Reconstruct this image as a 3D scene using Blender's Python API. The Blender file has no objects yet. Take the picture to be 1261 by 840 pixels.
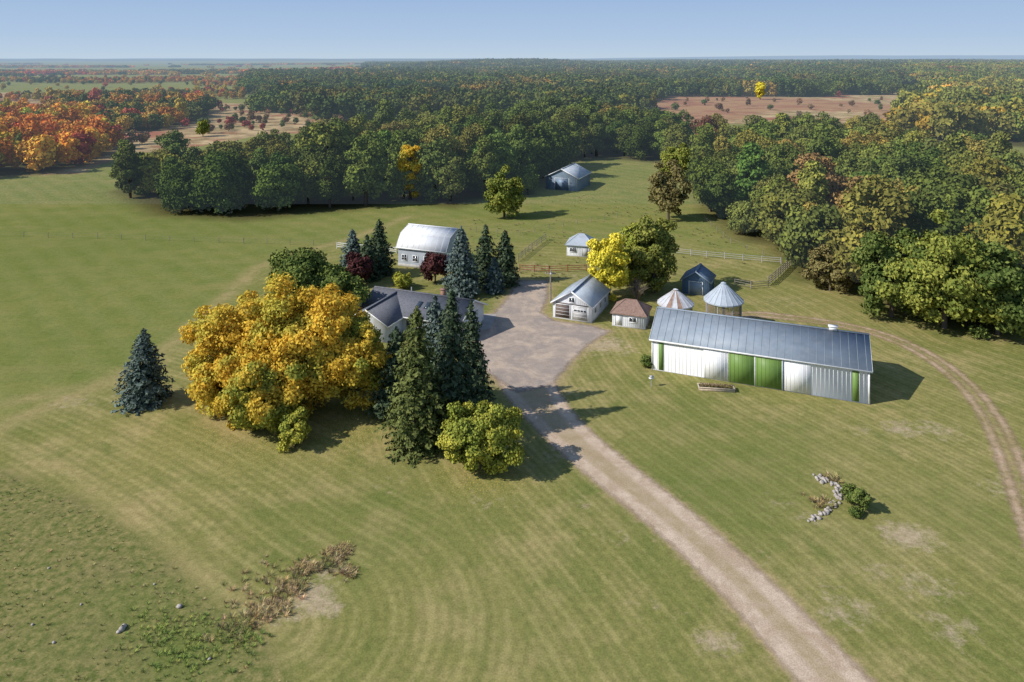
import bpy, math
import numpy as np
from mathutils import Vector, Matrix

# ------------------------------------------------------------------ survey
# flat site plan: camera station 40 m above the farmyard, level camera.
H = 40.0; FL = 900.0
def P(b, d):
    q = d - 72.0
    return ((b - 630.5) * H / q, FL * H / q)
def PP(l): return [P(*a) for a in l]

scene = bpy.context.scene
scene.view_settings.view_transform = 'Standard'
scene.view_settings.look = 'None'
scene.view_settings.exposure = 0

def sstep(x, a, b):
    t = np.clip((x - a) / (b - a), 0, 1); return t * t * (3 - 2 * t)
def vn(x, y, s, k=0.0):
    a = x / s; b = y / s
    return (np.sin(a * 1.3 + 1.7 * np.sin(b * .9 + k) + k) + np.sin(b * 1.7 + 1.3 * np.sin(a * 1.1 + 2 * k) + 2.1)
            + .6 * np.sin(a * 2.9 - b * 2.3 + k) + .5 * np.sin(a * 4.1 + b * 3.7 + 3 * k)) / 3.1
def terr(x, y):
    r = sstep(y, 500, 2400)
    z = r * (4 * vn(x, y, 330, 1.0) + 5)
    z = z + 19 * np.exp(-((x - 20) / 330) ** 2 - ((y - 2900) / 600) ** 2)
    z = z + 11 * sstep(x, 250, 900) * sstep(y, 650, 1500) * (1 - sstep(y, 3500, 6000))
    z = z + 6 * sstep(y, 3000, 7000)
    z = z * (1 - .8 * sstep(-x, .2 * y, .4 * y) * (1 - sstep(y, 4500, 7000)))
    return z

# ------------------------------------------------------------------ node helper
class NB:
    def __init__(s, mat):
        mat.use_nodes = True
        s.nt = mat.node_tree; s.nt.nodes.clear()
        s.out = s.nt.nodes.new('ShaderNodeOutputMaterial')
        s.geo = s.nt.nodes.new('ShaderNodeNewGeometry')
        s.pos = s.geo.outputs['Position']
    def put(s, sock, v):
        if isinstance(v, bpy.types.NodeSocket): s.nt.links.new(v, sock)
        elif isinstance(v, (tuple, list)):
            if len(v) == 3 and sock.type == 'RGBA': v = (*v, 1)
            sock.default_value = v
        else: sock.default_value = v
    def math(s, op, a, b=None, clamp=False):
        n = s.nt.nodes.new('ShaderNodeMath'); n.operation = op; n.use_clamp = clamp
        s.put(n.inputs[0], a)
        if b is not None: s.put(n.inputs[1], b)
        return n.outputs[0]
    def mix(s, f, a, b, blend='MIX'):
        n = s.nt.nodes.new('ShaderNodeMix'); n.data_type = 'RGBA'; n.blend_type = blend
        s.put(n.inputs[0], f); s.put(n.inputs[6], a); s.put(n.inputs[7], b)
        return n.outputs[2]
    def noise(s, scale, detail=3, rough=.55, vec=None, dist=0):
        n = s.nt.nodes.new('ShaderNodeTexNoise')
        n.inputs['Scale'].default_value = scale; n.inputs['Detail'].default_value = detail
        n.inputs['Roughness'].default_value = rough; n.inputs['Distortion'].default_value = dist
        s.nt.links.new(vec or s.pos, n.inputs['Vector'])
        return n.outputs['Fac']
    def rng(s, x, a, b, c=0.0, d=1.0):
        n = s.nt.nodes.new('ShaderNodeMapRange'); n.clamp = True
        s.put(n.inputs[0], x)
        for i, v in enumerate((a, b, c, d)): n.inputs[i + 1].default_value = v
        return n.outputs[0]
    def attr(s, name, typ='GEOMETRY', out='Fac'):
        n = s.nt.nodes.new('ShaderNodeAttribute'); n.attribute_name = name; n.attribute_type = typ
        return n.outputs[out]
    def xyz(s, vec=None):
        n = s.nt.nodes.new('ShaderNodeSeparateXYZ'); s.nt.links.new(vec or s.pos, n.inputs[0]); return n.outputs
    def mapv(s, scale, vec=None):
        n = s.nt.nodes.new('ShaderNodeMapping'); n.inputs['Scale'].default_value = scale
        s.nt.links.new(vec or s.pos, n.inputs['Vector']); return n.outputs[0]
    def bump(s, h, strength=.3, dist=.05):
        n = s.nt.nodes.new('ShaderNodeBump'); n.inputs['Strength'].default_value = strength
        n.inputs['Distance'].default_value = dist; s.nt.links.new(h, n.inputs['Height']); return n.outputs[0]
    def princ(s, col, rough=.8, metal=0.0, normal=None, spec=.3):
        n = s.nt.nodes.new('ShaderNodeBsdfPrincipled')
        s.put(n.inputs['Base Color'], col); s.put(n.inputs['Roughness'], rough)
        n.inputs['Metallic'].default_value = metal; n.inputs['Specular IOR Level'].default_value = spec
        if normal: s.nt.links.new(normal, n.inputs['Normal'])
        return n.outputs[0]
    def diff(s, col, normal=None):
        n = s.nt.nodes.new('ShaderNodeBsdfDiffuse'); s.put(n.inputs[0], col)
        if normal: s.nt.links.new(normal, n.inputs['Normal'])
        return n.outputs[0]
    def mixs(s, f, a, b):
        n = s.nt.nodes.new('ShaderNodeMixShader'); s.put(n.inputs[0], f)
        s.nt.links.new(a, n.inputs[1]); s.nt.links.new(b, n.inputs[2]); return n.outputs[0]
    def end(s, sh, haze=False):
        if haze:   # haze painted into the surface as emission, stronger away from the map origin
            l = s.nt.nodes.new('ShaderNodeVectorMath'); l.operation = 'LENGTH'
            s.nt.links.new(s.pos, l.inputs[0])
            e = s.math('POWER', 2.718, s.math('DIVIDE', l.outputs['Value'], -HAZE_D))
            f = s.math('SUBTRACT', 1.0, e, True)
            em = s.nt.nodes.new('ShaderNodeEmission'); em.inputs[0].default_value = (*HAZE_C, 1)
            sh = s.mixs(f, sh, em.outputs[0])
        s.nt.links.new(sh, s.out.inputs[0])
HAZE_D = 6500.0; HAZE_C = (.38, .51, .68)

def newmat(name):
    m = bpy.data.materials.new(name)
    try: m.cycles.emission_sampling = 'NONE'
    except Exception: pass
    return m

def simple(name, col, rough=.8, metal=0.0, var=.15, nscale=1.5, bumpS=.0, spec=.3, dirt=None):
    m = newmat(name); b = NB(m)
    f = b.noise(nscale, 3, .65)
    c = b.mix(b.rng(f, .3, .7), tuple(x * (1 - var) for x in col), tuple(min(1, x * (1 + var)) for x in col))
    if dirt:
        f2 = b.noise(.9, 4, .7, b.mapv((1, 1, .25)))
        c = b.mix(b.rng(f2, .48, .72, 0, dirt[3]), c, dirt[:3])
    nm = b.bump(b.noise(nscale * 12, 2), bumpS) if bumpS else None
    b.end(b.princ(c, rough, metal, nm, spec)); return m

# ------------------------------------------------------------------ mesh builder
class MB:
    def __init__(s): s.V = []; s.Q = []; s.M = []; s.A = []; s.n = 0
    def add(s, V, Q, mat=0, var=.5):
        V = np.asarray(V, float).reshape(-1, 3); Q = np.asarray(Q, int).reshape(-1, 4)
        s.V.append(V); s.Q.append(Q + s.n); s.n += len(V)
        s.M.append(np.full(len(Q), mat)); s.A.append(np.broadcast_to(np.asarray(var, float), (len(V),)).copy())
    def box(s, x0, x1, y0, y1, z0, z1, mat=0, T=None):
        V = np.array([[x0, y0, z0], [x1, y0, z0], [x1, y1, z0], [x0, y1, z0], [x0, y0, z1], [x1, y0, z1], [x1, y1, z1], [x0, y1, z1]])
        if T is not None: V = T(V)
        s.add(V, [[0, 3, 2, 1], [4, 5, 6, 7], [0, 1, 5, 4], [1, 2, 6, 5], [2, 3, 7, 6], [3, 0, 4, 7]], mat)
    def slab(s, A, B, C, D, t, mat=0):
        A, B, C, D = [np.array(p, float) for p in (A, B, C, D)]
        n = np.cross(B - A, D - A); n /= np.linalg.norm(n)
        if n[2] < 0: n = -n
        V = np.array([A, B, C, D, A - n * t, B - n * t, C - n * t, D - n * t])
        s.add(V, [[0, 1, 2, 3], [7, 6, 5, 4], [0, 4, 5, 1], [1, 5, 6, 2], [2, 6, 7, 3], [3, 7, 4, 0]], mat)
    def tube(s, p0, p1, r0, r1, n=6, mat=0):
        p0 = np.array(p0, float); p1 = np.array(p1, float); d = p1 - p0; L = np.linalg.norm(d) + 1e-9; d /= L
        a = np.array([0, 0, 1.0]) if abs(d[2]) < .9 else np.array([1.0, 0, 0])
        u = np.cross(d, a); u /= np.linalg.norm(u); w = np.cross(d, u)
        th = np.arange(n) * 2 * np.pi / n
        ring = np.cos(th)[:, None] * u + np.sin(th)[:, None] * w
        V = np.vstack([p0 + ring * r0, p1 + ring * r1])
        s.add(V, [[i, (i + 1) % n, n + (i + 1) % n, n + i] for i in range(n)], mat)
    def leaves(s, C, N, su, sv, rng, mat=0, var=.5):
        n = len(C)
        if n == 0: return
        N = N / (np.linalg.norm(N, axis=1, keepdims=True) + 1e-9)
        t = np.cross(N, rng.normal(size=(n, 3))); t /= (np.linalg.norm(t, axis=1, keepdims=True) + 1e-9)
        b = np.cross(N, t)
        su = np.broadcast_to(su, (n,))[:, None]; sv = np.broadcast_to(sv, (n,))[:, None]
        bend = N * su * rng.uniform(-.45, .45, (n, 1))
        V = np.stack([C + t * su + bend, C + b * sv, C - t * su + bend, C - b * sv], 1).reshape(-1, 3)
        Q = np.arange(4 * n).reshape(-1, 4)
        s.add(V, Q, mat, np.repeat(np.broadcast_to(var, (n,)), 4))
    def mesh(s, name, mats=(), smooth=False):
        V = np.vstack(s.V); Q = np.vstack(s.Q); M = np.concatenate(s.M); A = np.concatenate(s.A)
        me = bpy.data.meshes.new(name)
        me.vertices.add(len(V)); me.vertices.foreach_set('co', V.astype(np.float32).ravel())
        me.loops.add(Q.size); me.loops.foreach_set('vertex_index', Q.astype(np.int32).ravel())
        me.polygons.add(len(Q)); me.polygons.foreach_set('loop_start', np.arange(0, Q.size, 4, dtype=np.int32))
        for m in mats: me.materials.append(m)
        me.polygons.foreach_set('material_index', M.astype(np.int32))
        me.update(calc_edges=True)
        at = me.attributes.new('var', 'FLOAT', 'POINT'); at.data.foreach_set('value', A.astype(np.float32))
        if smooth: me.polygons.foreach_set('use_smooth', np.ones(len(Q), bool))
        return me
    def obj(s, name, mats=(), parent=None, loc=(0, 0, 0), rz=0, coll=None, smooth=False, scale=1):
        o = bpy.data.objects.new(name, s.mesh(name, mats, smooth))
        (coll or scene.collection).objects.link(o)
        o.location = loc; o.rotation_euler = (0, 0, rz); o.scale = (scale,) * 3
        if parent: o.parent = parent
        return o

# ------------------------------------------------------------------ materials
bark = newmat('bark'); b = NB(bark); b.end(b.diff(b.mix(b.noise(3, 1), (.09, .07, .055), (.17, .135, .105))))
def leaf_mat(name, ca=None, cb=None, inst=False, tr=.25, cc=None, lo=.46, hi=.62):
    m = newmat(name); b = NB(m)
    v = b.attr('var')
    if inst:
        t = b.attr('tint', 'INSTANCER', 'Color')
        fr = b.math('FRACT', v); hu = b.math('MULTIPLY', b.math('FLOOR', v), .1)
        k = b.rng(fr, 0, 1, .55, 1.6)
        n = b.nt.nodes.new('ShaderNodeVectorMath'); n.operation = 'SCALE'
        b.nt.links.new(t, n.inputs[0]); b.nt.links.new(k, n.inputs['Scale'])
        c = n.outputs[0]
        c = b.mix(b.rng(fr, .5, 1, 0, .45), c, (1.3, 1.05, .5), 'MULTIPLY')
        c = b.mix(hu, c, (2.0, 1.35, .8), 'MULTIPLY')
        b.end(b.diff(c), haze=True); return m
    f = v
    if cc: f = b.math('ADD', b.math('MULTIPLY', v, .75), b.math('MULTIPLY', b.noise(.45, 1), .5))
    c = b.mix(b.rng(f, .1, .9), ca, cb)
    if cc: c = b.mix(b.rng(b.noise(.30, 2, .6), lo, hi, 0, .85), c, cc)
    d = b.nt.nodes.new('ShaderNodeBsdfDiffuse'); b.put(d.inputs[0], c)
    if tr < .3: b.end(d.outputs[0]); return m
    tl = b.nt.nodes.new('ShaderNodeBsdfTranslucent'); b.put(tl.inputs[0], c)
    b.end(b.mixs(.25, d.outputs[0], tl.outputs[0]))
    return m
M_inst = leaf_mat('forest_foliage', inst=True)
M_maple = leaf_mat('maple_leaves', (.46, .29, .035), (.92, .62, .085), tr=.3, cc=(.52, .48, .085))
M_maple2 = leaf_mat('maple_leaves_turning', (.40, .28, .04), (.86, .62, .09), tr=.3, cc=(.26, .31, .06), lo=.42, hi=.56)
M_mapleg = leaf_mat('maple_green_leaves', (.10, .14, .03), (.33, .33, .065), tr=.25)
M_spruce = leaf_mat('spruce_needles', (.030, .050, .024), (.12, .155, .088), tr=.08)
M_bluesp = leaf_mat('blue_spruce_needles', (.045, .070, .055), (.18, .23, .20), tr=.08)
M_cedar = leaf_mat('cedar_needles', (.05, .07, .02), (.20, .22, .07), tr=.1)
M_green = leaf_mat('green_leaves', (.06, .095, .024), (.21, .25, .065), tr=.25)
M_olive = leaf_mat('olive_leaves', (.12, .14, .035), (.33, .33, .07))
M_yellow = leaf_mat('yellow_leaves', (.46, .40, .035), (.92, .78, .09))
M_wine = leaf_mat('wine_leaves', (.045, .018, .020), (.15, .06, .055))
M_ygreen = leaf_mat('yellow_green_leaves', (.15, .18, .03), (.55, .50, .08), tr=.2, cc=(.24, .28, .05))
M_brown = leaf_mat('brown_leaves', (.12, .10, .04), (.27, .23, .09))
M_twig = simple('twigs', (.25, .20, .15), .9)

# ------------------------------------------------------------------ trees
def deciduous(mb, h, r, nl, nleaf, ls, seed, zlow=.1, lm=0, tm=1, lobe=.36, trunk=True, hue=0):
    g = np.random.default_rng(seed)
    lr = lobe * r
    zc = h * (zlow + 1) / 2; rz = h * (1 - zlow) / 2
    i = np.arange(nl) + .5
    ph = np.arccos(1 - 1.9 * i / nl); th = np.pi * (1 + 5 ** .5) * i + g.uniform(0, 6)
    D = np.stack([np.cos(th) * np.sin(ph), np.sin(th) * np.sin(ph), np.cos(ph)], 1)
    D += g.normal(size=D.shape) * .13
    az = np.arctan2(D[:, 1], D[:, 0])
    sw = 1 + .12 * np.sin(az * 2 + seed) + .09 * np.sin(az * 3 + 2 * seed + D[:, 2] * 3)
    rad = g.uniform(.78, 1.10, (nl, 1)) * sw[:, None]
    rad[::4] *= .66
    C = D * rad * np.array([(r - lr * .75), (r - lr * .75), rz - lr * .6]) + np.array([0, 0, zc])
    C[:, 2] = np.maximum(C[:, 2], lr * .5)
    R = lr * g.uniform(.6, 1.3, nl)
    w = R ** 2; k = g.choice(nl, nleaf, p=w / w.sum())
    d = g.normal(size=(nleaf, 3)); d[:, 2] += .3; d /= np.linalg.norm(d, axis=1, keepdims=True)
    rr = R[k][:, None] * (g.uniform(.5, 1.15, (nleaf, 1)) + np.abs(g.normal(size=(nleaf, 1))) * .12)
    X = C[k] + d * rr * np.array([1, 1, .78])
    keep = X[:, 2] > .05
    for j in range(nl):
        q = ((X - C[j]) / np.array([1, 1, .78])); ins = (q ** 2).sum(1) < (R[j] * .5) ** 2
        keep &= ~(ins & (k != j))
    X = X[keep]; d = d[keep]; k = k[keep]; n = len(X)
    lv = g.uniform(0, 1, nl)
    var = np.clip(.45 * lv[k] + .55 * g.uniform(0, 1, n), 0, .98) + hue
    cn = X - np.array([0, 0, zc]); cn /= (np.linalg.norm(cn, axis=1, keepdims=True) + 1e-6)
    mb.leaves(X, d * .6 + cn * .5 + g.normal(size=(n, 3)) * .55, ls * g.uniform(.55, 1.25, n), ls * g.uniform(.4, .9, n), g, lm, var)
    if trunk:
        tr = max(.12, h * .022)
        mb.tube((0, 0, -.2), (0, 0, h * .3), tr * 1.3, tr, 8, tm); mb.tube((0, 0, h * .3), (.1, .1, h * .72), tr, tr * .35, 6, tm)
        for j in range(0, nl, max(1, nl // 14)):
            z0 = h * g.uniform(.14, .5); m = C[j] * .5 + np.array([0, 0, z0]) * .5 + np.array([0, 0, -.1])
            mb.tube((0, 0, z0), m, tr * .55, tr * .3, 5, tm); mb.tube(m, C[j], tr * .3, tr * .1, 5, tm)

def conifer(mb, h, r, layers, seed, ls=.3, lm=0, tm=1, pw=.66, dens=6.5, droop=.28):
    g = np.random.default_rng(seed)
    mb.tube((0, 0, -.2), (0, 0, h * .97), h * .02 + .05, .02, 7, tm)
    for i in range(layers):
        t = (i + g.uniform(0, .9)) / layers
        z = h * (.02 + .975 * t); R = r * (1 - t) ** pw * (.82 + .36 * g.uniform()) * min(1, .72 + t * 2.2) + .1
        nb = int(7 + 11 * (1 - t))
        off = g.uniform(0, 6.3)
        for k in range(nb):
            a = off + k * 6.283 / nb + g.uniform(-.2, .2)
            L = R * g.uniform(.62, 1.18)
            n = int(5 + L * dens)
            s = g.uniform(.12, 1, n) ** .75
            lat = g.normal(size=n) * .17 * L * (1.15 - s)
            x = L * s
            zz = z - droop * L * s + .12 * L * s * s + g.normal(size=n) * .07
            ca, sa = math.cos(a), math.sin(a)
            X = np.stack([ca * x - sa * lat, sa * x + ca * lat, np.maximum(zz, .05)], 1)
            N = np.tile([ca * .6, sa * .6, .7], (n, 1)) + g.normal(size=(n, 3)) * .45
            bv = g.uniform(0, .5)
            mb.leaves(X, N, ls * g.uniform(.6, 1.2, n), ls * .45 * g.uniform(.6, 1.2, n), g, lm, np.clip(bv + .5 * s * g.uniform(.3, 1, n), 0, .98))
            if L > 1.2 and k % 3 == 0:
                mb.tube((0, 0, z), (ca * L * .8, sa * L * .8, z - droop * L * .7), .03, .01, 4, tm)
    X = np.stack([g.normal(size=40) * .06, g.normal(size=40) * .06, g.uniform(h * .93, h * 1.02, 40)], 1)
    mb.leaves(X, g.normal(size=(40, 3)), ls * .6, ls * .25, g, lm, .7)

lib = bpy.data.collections.new('forest_tree_library')      # hi detail, 15 m oaks
specs = [(15, 5.9, 40, .32, .04), (14, 6.6, 44, .30, .02), (16.5, 5.2, 38, .33, .05), (12, 6.0, 40, .31, .0), (15.5, 6.5, 46, .28, .04), (11.5, 4.4, 30, .36, .0), (18, 4.0, 32, .38, .05), (13.5, 7.2, 50, .26, .02)]
for i, (h, r, nl, lo, zl) in enumerate(specs):
    mb = MB(); deciduous(mb, h, r, nl, 6500, .43, 100 + i, zlow=zl, lobe=lo)
    mb.obj('oak_%d' % i, (M_inst, bark), coll=lib)
libm = bpy.data.collections.new('far_tree_library')
for i in range(5):
    mb = MB(); h, r, nl, lo, zl = specs[i]
    deciduous(mb, h, r, 16, 800, .95, 200 + i, zlow=zl, lobe=.42, trunk=False)
    mb.obj('fartree_%d' % i, (M_inst, bark), coll=libm)
def canopy_lib(name, nvar, cr, nleaf, ls, seed):
    c = bpy.data.collections.new(name)
    for i in range(nvar):
        mb = MB(); g = np.random.default_rng(seed + i)
        for k in range(16):
            m2 = MB(); hh = g.uniform(10.5, 18); con = g.uniform() < .08
            hue = int(g.choice([0, 1, 2, 3, 5, 8, 10], p=[.3, .2, .18, .14, .1, .05, .03]))
            if con: deciduous(m2, hh * 1.15, 3.0, cr, nleaf // 2, ls, seed + 20 * i + k, zlow=.0, lobe=.5, trunk=False)
            else: deciduous(m2, hh, g.uniform(4.8, 7.0), cr, nleaf, ls, seed + 20 * i + k, zlow=.0, lobe=.42, trunk=False, hue=hue)
            px, py = (k % 4 - 1.5) * 8.5 + g.uniform(-2.5, 2.5), (k // 4 - 1.5) * 8.5 + g.uniform(-2.5, 2.5)
            dv = g.uniform(-.25, .25)
            for V, Q, A in zip(m2.V, m2.Q, m2.A):
                fl = np.floor(A); mb.add(V + np.array([px, py, 0]), Q, 0, fl + np.clip((A - fl) * .6 + .2 + dv, 0, .98))
        mb.obj('canopy_%d' % i, (M_inst,), coll=c)
    return c
libc = canopy_lib('mid_canopy_library', 6, 14, 380, 1.1, 400)
libf = canopy_lib('far_canopy_library', 5, 8, 60, 2.6, 700)

_groups = {}
def gn_group(coll):
    if coll.name in _groups: return _groups[coll.name]
    ng = bpy.data.node_groups.new('scatter_' + coll.name, 'GeometryNodeTree')
    ng.interface.new_socket(name='Geometry', in_out='INPUT', socket_type='NodeSocketGeometry')
    ng.interface.new_socket(name='Geometry', in_out='OUTPUT', socket_type='NodeSocketGeometry')
    gi = ng.nodes.new('NodeGroupInput'); go = ng.nodes.new('NodeGroupOutput')
    ci = ng.nodes.new('GeometryNodeCollectionInfo'); ci.inputs['Collection'].default_value = coll
    ci.inputs['Separate Children'].default_value = True; ci.inputs['Reset Children'].default_value = True
    ip = ng.nodes.new('GeometryNodeInstanceOnPoints'); ip.inputs['Pick Instance'].default_value = True
    def na(name, dt):
        n = ng.nodes.new('GeometryNodeInputNamedAttribute'); n.data_type = dt; n.inputs[0].default_value = name
        return [o for o in n.outputs if o.enabled and o.name == 'Attribute'][0]
    L = ng.links.new
    L(gi.outputs[0], ip.inputs['Points']); L(ci.outputs[0], ip.inputs['Instance'])
    L(na('idx', 'INT'), ip.inputs['Instance Index'])
    L(na('rot', 'FLOAT_VECTOR'), ip.inputs['Rotation']); L(na('scl', 'FLOAT_VECTOR'), ip.inputs['Scale'])
    L(ip.outputs[0], go.inputs[0])
    _groups[coll.name] = ng; return ng
def scatter(name, pts, scl, tint, coll, seed=0, idx=None, rot90=False):
    g = np.random.default_rng(seed + 5); n = len(pts)
    me = bpy.data.meshes.new(name); me.vertices.add(n); me.vertices.foreach_set('co', np.asarray(pts, np.float32).ravel())
    rot = np.zeros((n, 3), np.float32); rot[:, 2] = g.uniform(0, 6.283, n)
    if rot90: rot[:, 2] = g.integers(0, 4, n) * 1.5708 + g.uniform(-.15, .15, n)
    else: rot[:, 0] = g.normal(size=n) * .03
    scl = np.asarray(scl, float)
    if scl.ndim == 1: scl = np.stack([scl * g.uniform(.9, 1.12, n), scl * g.uniform(.9, 1.12, n), scl], 1)
    if idx is None: idx = g.integers(0, len(coll.objects), n)
    me.attributes.new('rot', 'FLOAT_VECTOR', 'POINT').data.foreach_set('vector', rot.ravel())
    me.attributes.new('scl', 'FLOAT_VECTOR', 'POINT').data.foreach_set('vector', scl.astype(np.float32).ravel())
    me.attributes.new('idx', 'INT', 'POINT').data.foreach_set('value', np.asarray(idx, np.int32))
    t4 = np.ones((n, 4), np.float32); t4[:, :3] = tint
    me.attributes.new('tint', 'FLOAT_COLOR', 'POINT').data.foreach_set('color', t4.ravel())
    o = bpy.data.objects.new(name, me); scene.collection.objects.link(o)
    md = o.modifiers.new('scatter', 'NODES'); md.node_group = gn_group(coll)
    print(name, n); return o

def sdpoly(x, y, poly):
    d = np.full(x.shape, 1e18); ins = np.zeros(x.shape, bool); n = len(poly)
    for i in range(n):
        ax, ay = poly[i]; bx, by = poly[(i + 1) % n]
        ex, ey = bx - ax, by - ay
        t = np.clip(((x - ax) * ex + (y - ay) * ey) / (ex * ex + ey * ey + 1e-12), 0, 1)
        d = np.minimum(d, (x - ax - t * ex) ** 2 + (y - ay - t * ey) ** 2)
        if ay != by:
            c = ((ay > y) != (by > y)) & (x < (bx - ax) * (y - ay) / (by - ay) + ax); ins ^= c
    d = np.sqrt(d); return np.where(ins, -d, d)
def sdline(x, y, pl):
    d = np.full(x.shape, 1e18)
    for i in range(len(pl) - 1):
        ax, ay = pl[i]; bx, by = pl[i + 1]; ex, ey = bx - ax, by - ay
        t = np.clip(((x - ax) * ex + (y - ay) * ey) / (ex * ex + ey * ey + 1e-12), 0, 1)
        d = np.minimum(d, (x - ax - t * ex) ** 2 + (y - ay - t * ey) ** 2)
    return np.sqrt(d)
def smooth_line(pl, it=3):
    pl = [tuple(p) for p in pl]
    for _ in range(it):
        q = [pl[0]]
        for a, b in zip(pl[:-1], pl[1:]):
            q += [(a[0] * .75 + b[0] * .25, a[1] * .75 + b[1] * .25), (a[0] * .25 + b[0] * .75, a[1] * .25 + b[1] * .75)]
        q.append(pl[-1]); pl = q
    return pl
def fillpts(poly, sp, seed, prob=None, marg=0):
    g = np.random.default_rng(seed); A = np.array(poly)
    xs = np.arange(A[:, 0].min(), A[:, 0].max() + sp, sp); ys = np.arange(A[:, 1].min(), A[:, 1].max() + sp, sp)
    X, Y = np.meshgrid(xs, ys); X = X + (np.arange(len(ys)) % 2)[:, None] * sp / 2
    jit = .38 if not marg else .12
    X = X.ravel() + g.uniform(-jit, jit, X.size) * sp; Y = Y.ravel() + g.uniform(-jit, jit, Y.size) * sp
    k = sdpoly(X, Y, poly) < -marg
    k &= np.abs(X) < Y * .80 + 30
    X, Y = X[k], Y[k]
    if prob is not None:
        k = g.uniform(size=len(X)) < prob(X, Y); X, Y = X[k], Y[k]
    return np.stack([X, Y, terr(X, Y)], 1)
def tints(pts, pal, seed, ns=40.0, mixk=.45):
    g = np.random.default_rng(seed); n = len(pts)
    w = np.array([p[0] for p in pal], float); cum = np.cumsum(w / w.sum())
    q = .5 + .5 * vn(pts[:, 0], pts[:, 1], ns, seed * .7)
    u = g.uniform(size=n); v = np.where(g.uniform(size=n) < mixk, q, u)
    i = np.clip(np.searchsorted(cum, v), 0, len(pal) - 1)
    C = np.array([p[1] for p in pal], float)[i]
    return C * g.uniform(.75, 1.28, (n, 1)) * (1 + g.normal(size=(n, 3)) * .06)

GA = [(.32, (.078, .108, .025)), (.36, (.105, .134, .030)), (.22, (.155, .160, .037)), (.07, (.22, .18, .045)), (.03, (.22, .13, .05))]
GB = [(.22, (.092, .125, .028)), (.32, (.135, .162, .037)), (.30, (.195, .195, .043)), (.10, (.29, .23, .055)), (.03, (.24, .15, .06)), (.03, (.20, .09, .065))]
OR = [(.10, (.14, .16, .04)), (.22, (.46, .36, .06)), (.28, (.58, .31, .05)), (.22, (.50, .19, .045)), (.12, (.36, .075, .05)), (.06, (.11, .14, .04))]
MX = [(.22, (.085, .11, .035)), (.18, (.11, .13, .04)), (.20, (.38, .26, .055)), (.22, (.50, .23, .05)), (.18, (.36, .10, .06))]
FARR = [(.40, (.070, .100, .030)), (.34, (.092, .118, .033)), (.18, (.14, .14, .040)), (.08, (.24, .17, .05))]

polyA = PP([(140, 236), (190, 265), (300, 272), (400, 262), (440, 258), (500, 250), (560, 256), (600, 245), (650, 240), (672, 216), (700, 199), (760, 196), (835, 203), (838, 176), (760, 164), (650, 166), (560, 172), (440, 188), (430, 208), (300, 216), (200, 220)])
p = fillpts(polyA, 9.0, 11); g = np.random.default_rng(1)
s = g.uniform(.74, 1.24, len(p)) * np.where(p[:, 0] < -60, .85, 1.0)
scatter('oak_grove', p, s, tints(p, GA, 3), lib, 1)
polyB = PP([(868, 258), (912, 296), (950, 303), (985, 345), (1050, 352), (1095, 380), (1190, 400), (1261, 405), (1420, 410), (1420, 262), (1222, 250), (1195, 222), (1130, 200), (1060, 188), (950, 186), (862, 194)])
p = fillpts(polyB, 8.8, 12); s = g.uniform(.60, 1.15, len(p))
scatter('mixed_forest', p, s, tints(p, GB, 4, 22), lib, 2)

polyC = PP([(1122, 136), (1126, 172), (1200, 192), (1226, 178), (1330, 188), (1420, 190), (1420, 95), (1118, 95)])
polyD = PP([(310, 138), (420, 150), (560, 152), (800, 146), (812, 122), (1122, 119), (1120, 95), (300, 95), (300, 110)])
def gap(x, y):   # open strips of farmland between the tree belts
    return np.where(((y > 620) & (y < 760) & (x > -170) & (x < -40)) | ((y > 900) & (y < 1180) & (x > 90) & (x < 380)), .0, np.where(vn(x, y, 110, 2.0) > .72, .1, 1))
for nm, po, pal, sd in (('forest_right', polyC, GB, 21), ('forest_ridge', polyD, FARR, 22)):
    p = fillpts(po, 32, sd, gap, 10)
    scatter('distant_forest', p, g.uniform(.80, 1.18, len(p)), tints(p, pal, sd, 90), libc, sd, None, True)
polyE = PP([(-100, 226), (60, 214), (108, 204), (142, 182), (112, 158), (60, 148), (-100, 143)])
p = fillpts(polyE, 7.8, 31); s = g.uniform(.55, .95, len(p))
scatter('autumn_forest', p, s, tints(p, OR, 5, 30, .6), libm, 3)
polyE2 = PP([(60, 141), (130, 166), (200, 160), (250, 148), (262, 136), (170, 127), (60, 128)])
p = fillpts(polyE2, 8.8, 32); s = g.uniform(.55, .95, len(p))
t = tints(p, MX, 6, 40, .5); scatter('autumn_forest', p, s, t, libm, 4)
polyE3 = PP([(-60, 142), (60, 129), (300, 124), (310, 95), (-60, 95)])
p = fillpts(polyE3, 10, 33, lambda x, y: np.where(vn(x * .5, y, 110, 4.0) > .33, .8, .02)); s = g.uniform(.35, .65, len(p))
scatter('distant_forest', p, s, tints(p, MX, 7, 90, .6), libm, 5)
polyF = PP([(-60, 95.2), (1330, 95.2), (1330, 79.5), (-60, 79.5)])
p = fillpts(polyF, 31, 34, lambda x, y: np.where(x < -.20 * y, np.where(vn(x * .4, y, 300, 1.5) > .42, .9, .008), np.where(vn(x * .5, y, 300, 3.5) > .30, .02, 1)))
t = tints(p, FARR, 8, 200, .6); lf = p[:, 0] < -.2 * p[:, 1]; t[lf] = tints(p, MX, 9, 150, .6)[lf]
scatter('distant_forest', p, g.uniform(.7, 1.15, len(p)) * np.where(lf, .6, 1), t, libf, 6, None, True)

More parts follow.
